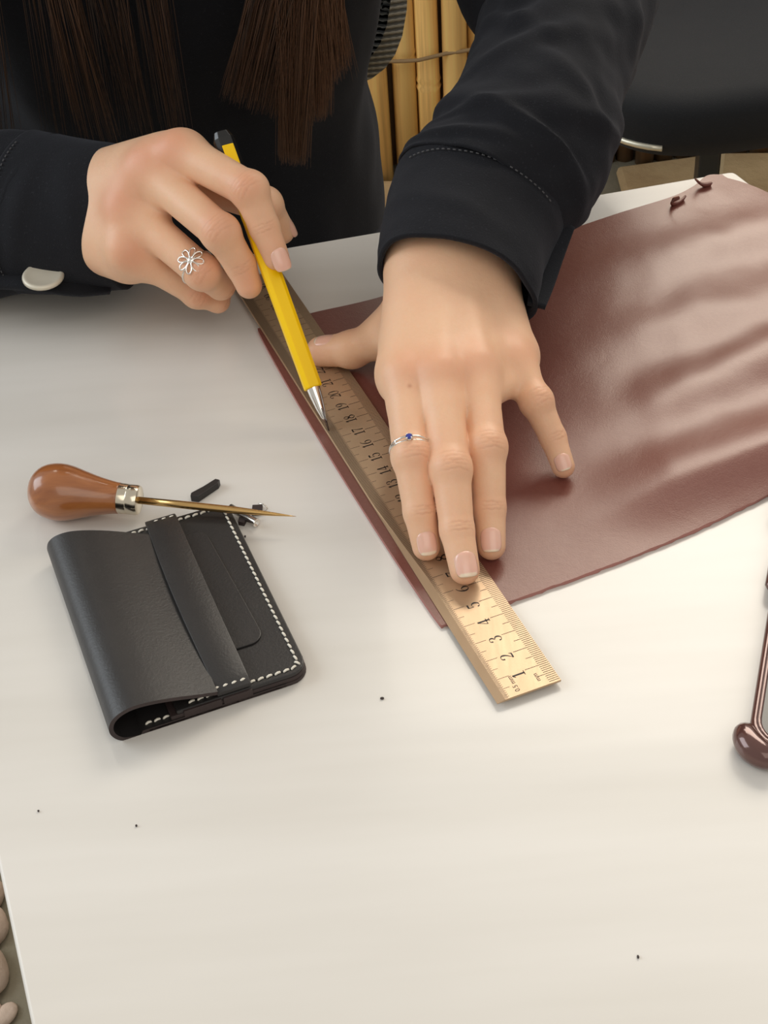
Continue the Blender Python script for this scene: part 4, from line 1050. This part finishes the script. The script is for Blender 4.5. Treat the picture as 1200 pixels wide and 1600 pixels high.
# right sleeve (left of the picture), cuff with snap button
st = [((-330, 150), (-330, 520), 3.9, 4.6), ((-180, 175), (-185, 492), 3.9, 4.2), ((-60, 196), (-70, 470), 4.0, 3.9), ((30, 203), (10, 462), 4.2, 3.6), ((92, 210), (66, 452), 4.4, 3.4)]
fo = [(.5, PI*.5, .1, .25, .05, .9), (.72, PI*.6, -.14, .25, .04, .8), (.86, PI*.4, .12, .2, .04, .8)]
sr, V3, N3 = tube_cloth('sleeve', st, shirt, folds=fo, noise_amp=.2, seed=13)
st = [((60, 205), (38, 458), 4.3, 3.65), ((100, 212), (82, 460), 4.4, 3.5), ((150, 220), (145, 458), 4.5, 3.45), ((203, 228), (196, 452), 4.6, 3.3)]
cr2, V4, N4 = tube_cloth('cuff', st, shirt, folds=[(.3, PI*.5, .1, .12, .08, .6), (.7, PI*.55, -.1, .08, .1, .6)], noise_amp=.08, seed=21, hem=.06, lip_start=True, thick=.22)
seam_line(V4, N4, 3, 8, 40, cr2)
fp = flap('placket', [(-60, 430), (10, 426), (70, 432), (125, 446), (172, 452)], [2.7, 2.95, 3.0, 2.6, 2.1], [.95, 1.0, .95, .62, .22], cr2, th=.26, nrm=A([.02, -.25, .95]))
bp = at(67, 430, 3.55); bn = unit(A([.04, -.12, .95])); bu = unit(np.cross(bn, A([1, 0, 0])))
MB().lathe(bp-bn*.12, bn, [(0, 1.0), (.10, 1.0), (.17, .94), (.19, .84), (.16, .76), (.15, .3), (.15, .02)], 32).build('snap_button', M['pewter'], cr2)

# trousers
def trousers():
    G = SDF((-38, 8, FLOOR), (12, 76, -8), .9)
    G.flat((-15.5, 57, -22), (-15.5, 57, -14), 13.9, 13.4, (0, 1, 0), .74, 3, 5)
    for s in (-1, 1):
        hip, kn, an = A([-15+s*7, 54, -21]), A([-13+s*6.5, 22, -20]), A([-12+s*7, 30, -64]); G.cone(hip, kn, 8.0, 5.8, 2.5, m=5); G.cone(kn, an, 5.6, 4.6, 2, m=5)
    return G.nets()
v, f = trousers(); mesh('trousers', v, f, M['trouser'], person)
for s in (-1, 1):
    G = SDF((-12+s*8-7, 12, FLOOR), (-12+s*8+7, 38, FLOOR+12), .6); a = A([-12+s*7, 30, FLOOR+5]); b = A([-12+s*8, 19, FLOOR+3.0])
    G.cone(a, b, 4.6, 3.0, 2, m=4); G.cone(a+A([0, 1, -1]), a+A([0, .5, 5]), 4.4, 4.0, 2, m=3); v, f = G.nets(); v[:, 2] = np.maximum(v[:, 2], FLOOR+.05); mesh('shoe', v, f, M['cushion'], person)

# ------------------------------------------------------------------ hair
def hair():
    rg = np.random.default_rng(5); Vt = []; Ft = []; Tn = []
    def strand(P, r0, r1, tone):
        P = A(P); n = len(P); base = len(Vt)
        for i in range(n):
            t = unit(P[min(i+1, n-1)]-P[max(i-1, 0)]); u = unit(np.cross(t, A([.3, .9, .1]))); w = np.cross(t, u); r = r0+(r1-r0)*(i/(n-1))**3
            for a in range(3): Vt.append(P[i]+(u*math.cos(2.094*a)+w*math.sin(2.094*a))*r); Tn.append(tone)
        for i in range(n-1):
            for a in range(3): Ft.append((base+3*i+a, base+3*i+(a+1) % 3, base+3*i+3+(a+1) % 3, base+3*i+3+a))
    def lock(root, tops, ends, count, spread, tone, zend_j, seg=9, wav=.015):
        """tops, ends: picture positions of the lock's left/right where it enters the frame and where it ends, each with a depth y"""
        for k in range(count):
            q = rg.random(); lay = rg.normal(0, spread)
            a = tops[0]*(1-q)+tops[1]*q+A([0, lay, 0]); e = ends[0]*(1-q)+ends[1]*q+A([rg.normal(0, .12), lay, 0]); e = a+(e-a)*(1.03-min(.5, abs(rg.normal(0, zend_j*.13)))); e = e+A([rg.normal(0, .15), 0, 0])
            rt = root+A([rg.normal(0, 1.0), rg.normal(0, 1.2), rg.normal(0, 1)]); ph = rg.random()*6
            K = crom(A([rt, rt*.4+a*.6+(a-e)*A([.45, .3, 0])+A([0, -.9, 1.5]), a+(a-e)*.95+A([math.sin(ph)*wav, math.cos(ph)*wav*.6, 0]), a, e]), 5)
            strand(K, .030, .006, np.clip(tone+rg.normal(0, .16), 0, 1))
    def py(u, v, y):   # the point on the picture ray at depth y
        d = at(u, v, 0)-CAMC; return CAMC+d*((y-CAMY)/d[1])
    rootL = HEAD+A([6.2, -1.5, 1]); rootR = HEAD+A([-6.2, -1.0, 1]); Y = 38.6
    # front lock: three tufts that end at different heights
    lock(rootL, [py(385, 0, Y), py(480, 0, Y)], [py(350, 150, Y), py(440, 185, Y)], 620, .35, .25, 1.0)
    lock(rootL, [py(430, 0, Y-.2), py(500, 0, Y-.2)], [py(437, 245, Y-.2), py(476, 250, Y-.2)], 420, .3, .45, .35)
    lock(rootL, [py(460, 0, Y), py(525, 0, Y)], [py(478, 190, Y), py(512, 180, Y)], 360, .3, .6, .8)
    lock(rootL, [py(490, 0, Y), py(538, 0, Y)], [py(505, 140, Y), py(545, 100, Y)], 300, .3, .65, .9)
    lock(rootL, [py(385, 0, Y), py(535, 0, Y)], [py(335, 165, Y), py(560, 115, Y)], 90, .5, .5, .8, wav=.10)
    # right-hand side of her hair: thinner fall over the shirt front
    Y = 38.4
    for (a, b, c, d, n, t) in ((75, 125, 120, 190, 95, .20), (140, 195, 200, 245, 56, .06), (215, 270, 255, 300, 56, .06), (-60, 0, -40, 30, 70, .12), (20, 75, 60, 110, 16, .05), (120, 260, 150, 300, 36, .08)):
        lock(rootR, [py(a, 0, Y), py(b, 0, Y)], [py(c, 215, Y), py(d, 235, Y)], n, .35, t, 1.2)
    # cap on the head, parted in the middle, falling behind the shoulders (out of the frame)
    for k in range(1100):
        s = -1 if k % 2 else 1; a = rg.uniform(-1.5, 1.5); top = HEAD+A([s*rg.uniform(0, 2.2), 1.5+8.6*math.sin(a)*.95, 1.5+9.3*math.cos(a)]); side = HEAD+A([s*8.3, 1.5+6*math.sin(a), -1])
        mid = HEAD+A([s*5.8, 1.5+8.2*math.sin(a), 1.5+7.2*math.cos(a)*.95]); low = A([-13+s*9.2, 56+4*math.sin(a), 26+rg.uniform(-8, 4)]) if a > -.7 else side+A([s*-.2, -.5, -9])
        strand(crom(A([top, mid, side, low]), 5), .15, .03, np.clip(.25+rg.normal(0, .12), 0, 1))
    o = mesh('hair', A(Vt), A(Ft), M['hair'], person); attr(o, 'tone', Tn); o['kind'] = 'stuff'
    # a pale flake caught in it
    return o
hair()

# lowered lids, brows and lips (her face is above the frame)
def face():
    for s in (-1, 1):
        P = [HEAD+A([s*(3.1+1.5*math.cos(a)), -7.75-.25*math.sin(a), -1.55-.45*math.sin(a)]) for a in np.linspace(0, PI, 12)]
        MB().tube(P, .10, 6).build('eyelashes', M['hair'], person)
        P = [HEAD+A([s*(3.2+1.9*t), -7.9+.35*t*t, .75-.25*t*t]) for t in np.linspace(-1, 1, 10)]
        MB().tube(P, [.12+.16*(1-abs(t)) for t in np.linspace(-1, 1, 10)], 6).build('eyebrow', M['hair'], person)
    for dz in (-7.7, -8.4):
        P = [HEAD+A([2.2*t, -8.15+.45*t*t, dz+.15*t*t*(1 if dz < -8 else -1)]) for t in np.linspace(-1, 1, 12)]
        MB().tube(P, [.10+.34*(1-t*t) for t in np.linspace(-1, 1, 12)], 8).build('lip', M['lip'], person)
face()

# ------------------------------------------------------------------ the two rings
def flower_ring():
    a, b = RH['ring'][0], RH['ring'][1]; t = unit(b-a); d = unit(at(299, 408)-CAMC); 
    oc = CAMC-a; dd = d-t*(d@t); oo = oc-t*(oc@t); r = .80; A_, B_, C_ = dd@dd, 2*dd@oo, oo@oo-r*r; s = (-B_-math.sqrt(max(B_*B_-4*A_*C_, 0)))/(2*A_)
    P = CAMC+d*s; x = (P-a)@t; c = a+t*x; n = unit(P-c); sd = np.cross(t, n)
    g = empty('flower_ring', c, 'silver ring with an open eight-petal flower on the hand holding the knife', 'ring')
    R = .87
    MB().tube([c+(n*math.cos(q)+sd*math.sin(q))*R for q in np.linspace(0, 2*PI, 48, endpoint=False)], .05, 8, closed=True).build('band', M['silver'], g)
    o = c+n*(R+.06); 
    for k in range(8):
        an = 2*PI*k/8+.2; e = t*math.cos(an)+sd*math.sin(an); f_ = -t*math.sin(an)+sd*math.cos(an); L = .50
        pts = [o+e*(.12+L*(1-math.cos(q))/2)+f_*.13*math.sin(q)*(1-.25*math.cos(q))-n*.10*((1-math.cos(q))/2)**2 for q in np.linspace(0, 2*PI, 20, endpoint=False)]
        MB().tube(pts, .042, 6, closed=True).build('petal', M['silver'], g)
    MB().lathe(o-n*.05, n, [(0, .13), (.06, .13), (.09, .09), (.10, .01)], 14).build('flower_centre', M['silver'], g)
flower_ring()
def stone_ring():
    a, b = LH['index'][0], LH['index'][1]; t = unit(b-a); d = unit(at(640, 686)-CAMC); r = .80
    oc = CAMC-a; dd = d-t*(d@t); oo = oc-t*(oc@t); A_, B_, C_ = dd@dd, 2*dd@oo, oo@oo-r*r; s = (-B_-math.sqrt(max(B_*B_-4*A_*C_, 0)))/(2*A_)
    P = CAMC+d*s; x = (P-a)@t; c = a+t*x; n = unit(P-c); sd = np.cross(t, n)
    g = empty('stone_ring', c, 'silver double-band ring with a small blue stone on the flat hand', 'ring'); R = .88
    for sgn in (-1, 1):
        MB().tube([c+(n*math.cos(q)+sd*math.sin(q))*R+t*sgn*(.03+.075*max(0, math.cos(q))**2) for q in np.linspace(0, 2*PI, 56, endpoint=False)], .042, 8, closed=True).build('band', M['silver'], g)
    o = c+n*(R+.03); MB().lathe(o-n*.05, n, [(0, .10), (.06, .15), (.12, .155)], 16).build('setting', M['silver'], g)
    MB().lathe(o+n*.05, n, [(0, .125), (.07, .13), (.12, .09), (.13, .01)], 10).build('stone', M['gem'], g, False)
    for q in range(4): 
        e = t*math.cos(q*PI/2+.78)+sd*math.sin(q*PI/2+.78); MB().tube([o+e*.14, o+e*.15+n*.1, o+e*.11+n*.17], .03, 6).build('prong', M['silver'], g)
    q = .72; e = c+(n*math.cos(q)+sd*math.sin(q))*R; MB().tube([e-t*.13, e-t*.13+n*.02, e+t*.13], .04, 6).build('bridge', M['silver'], g)
stone_ring()
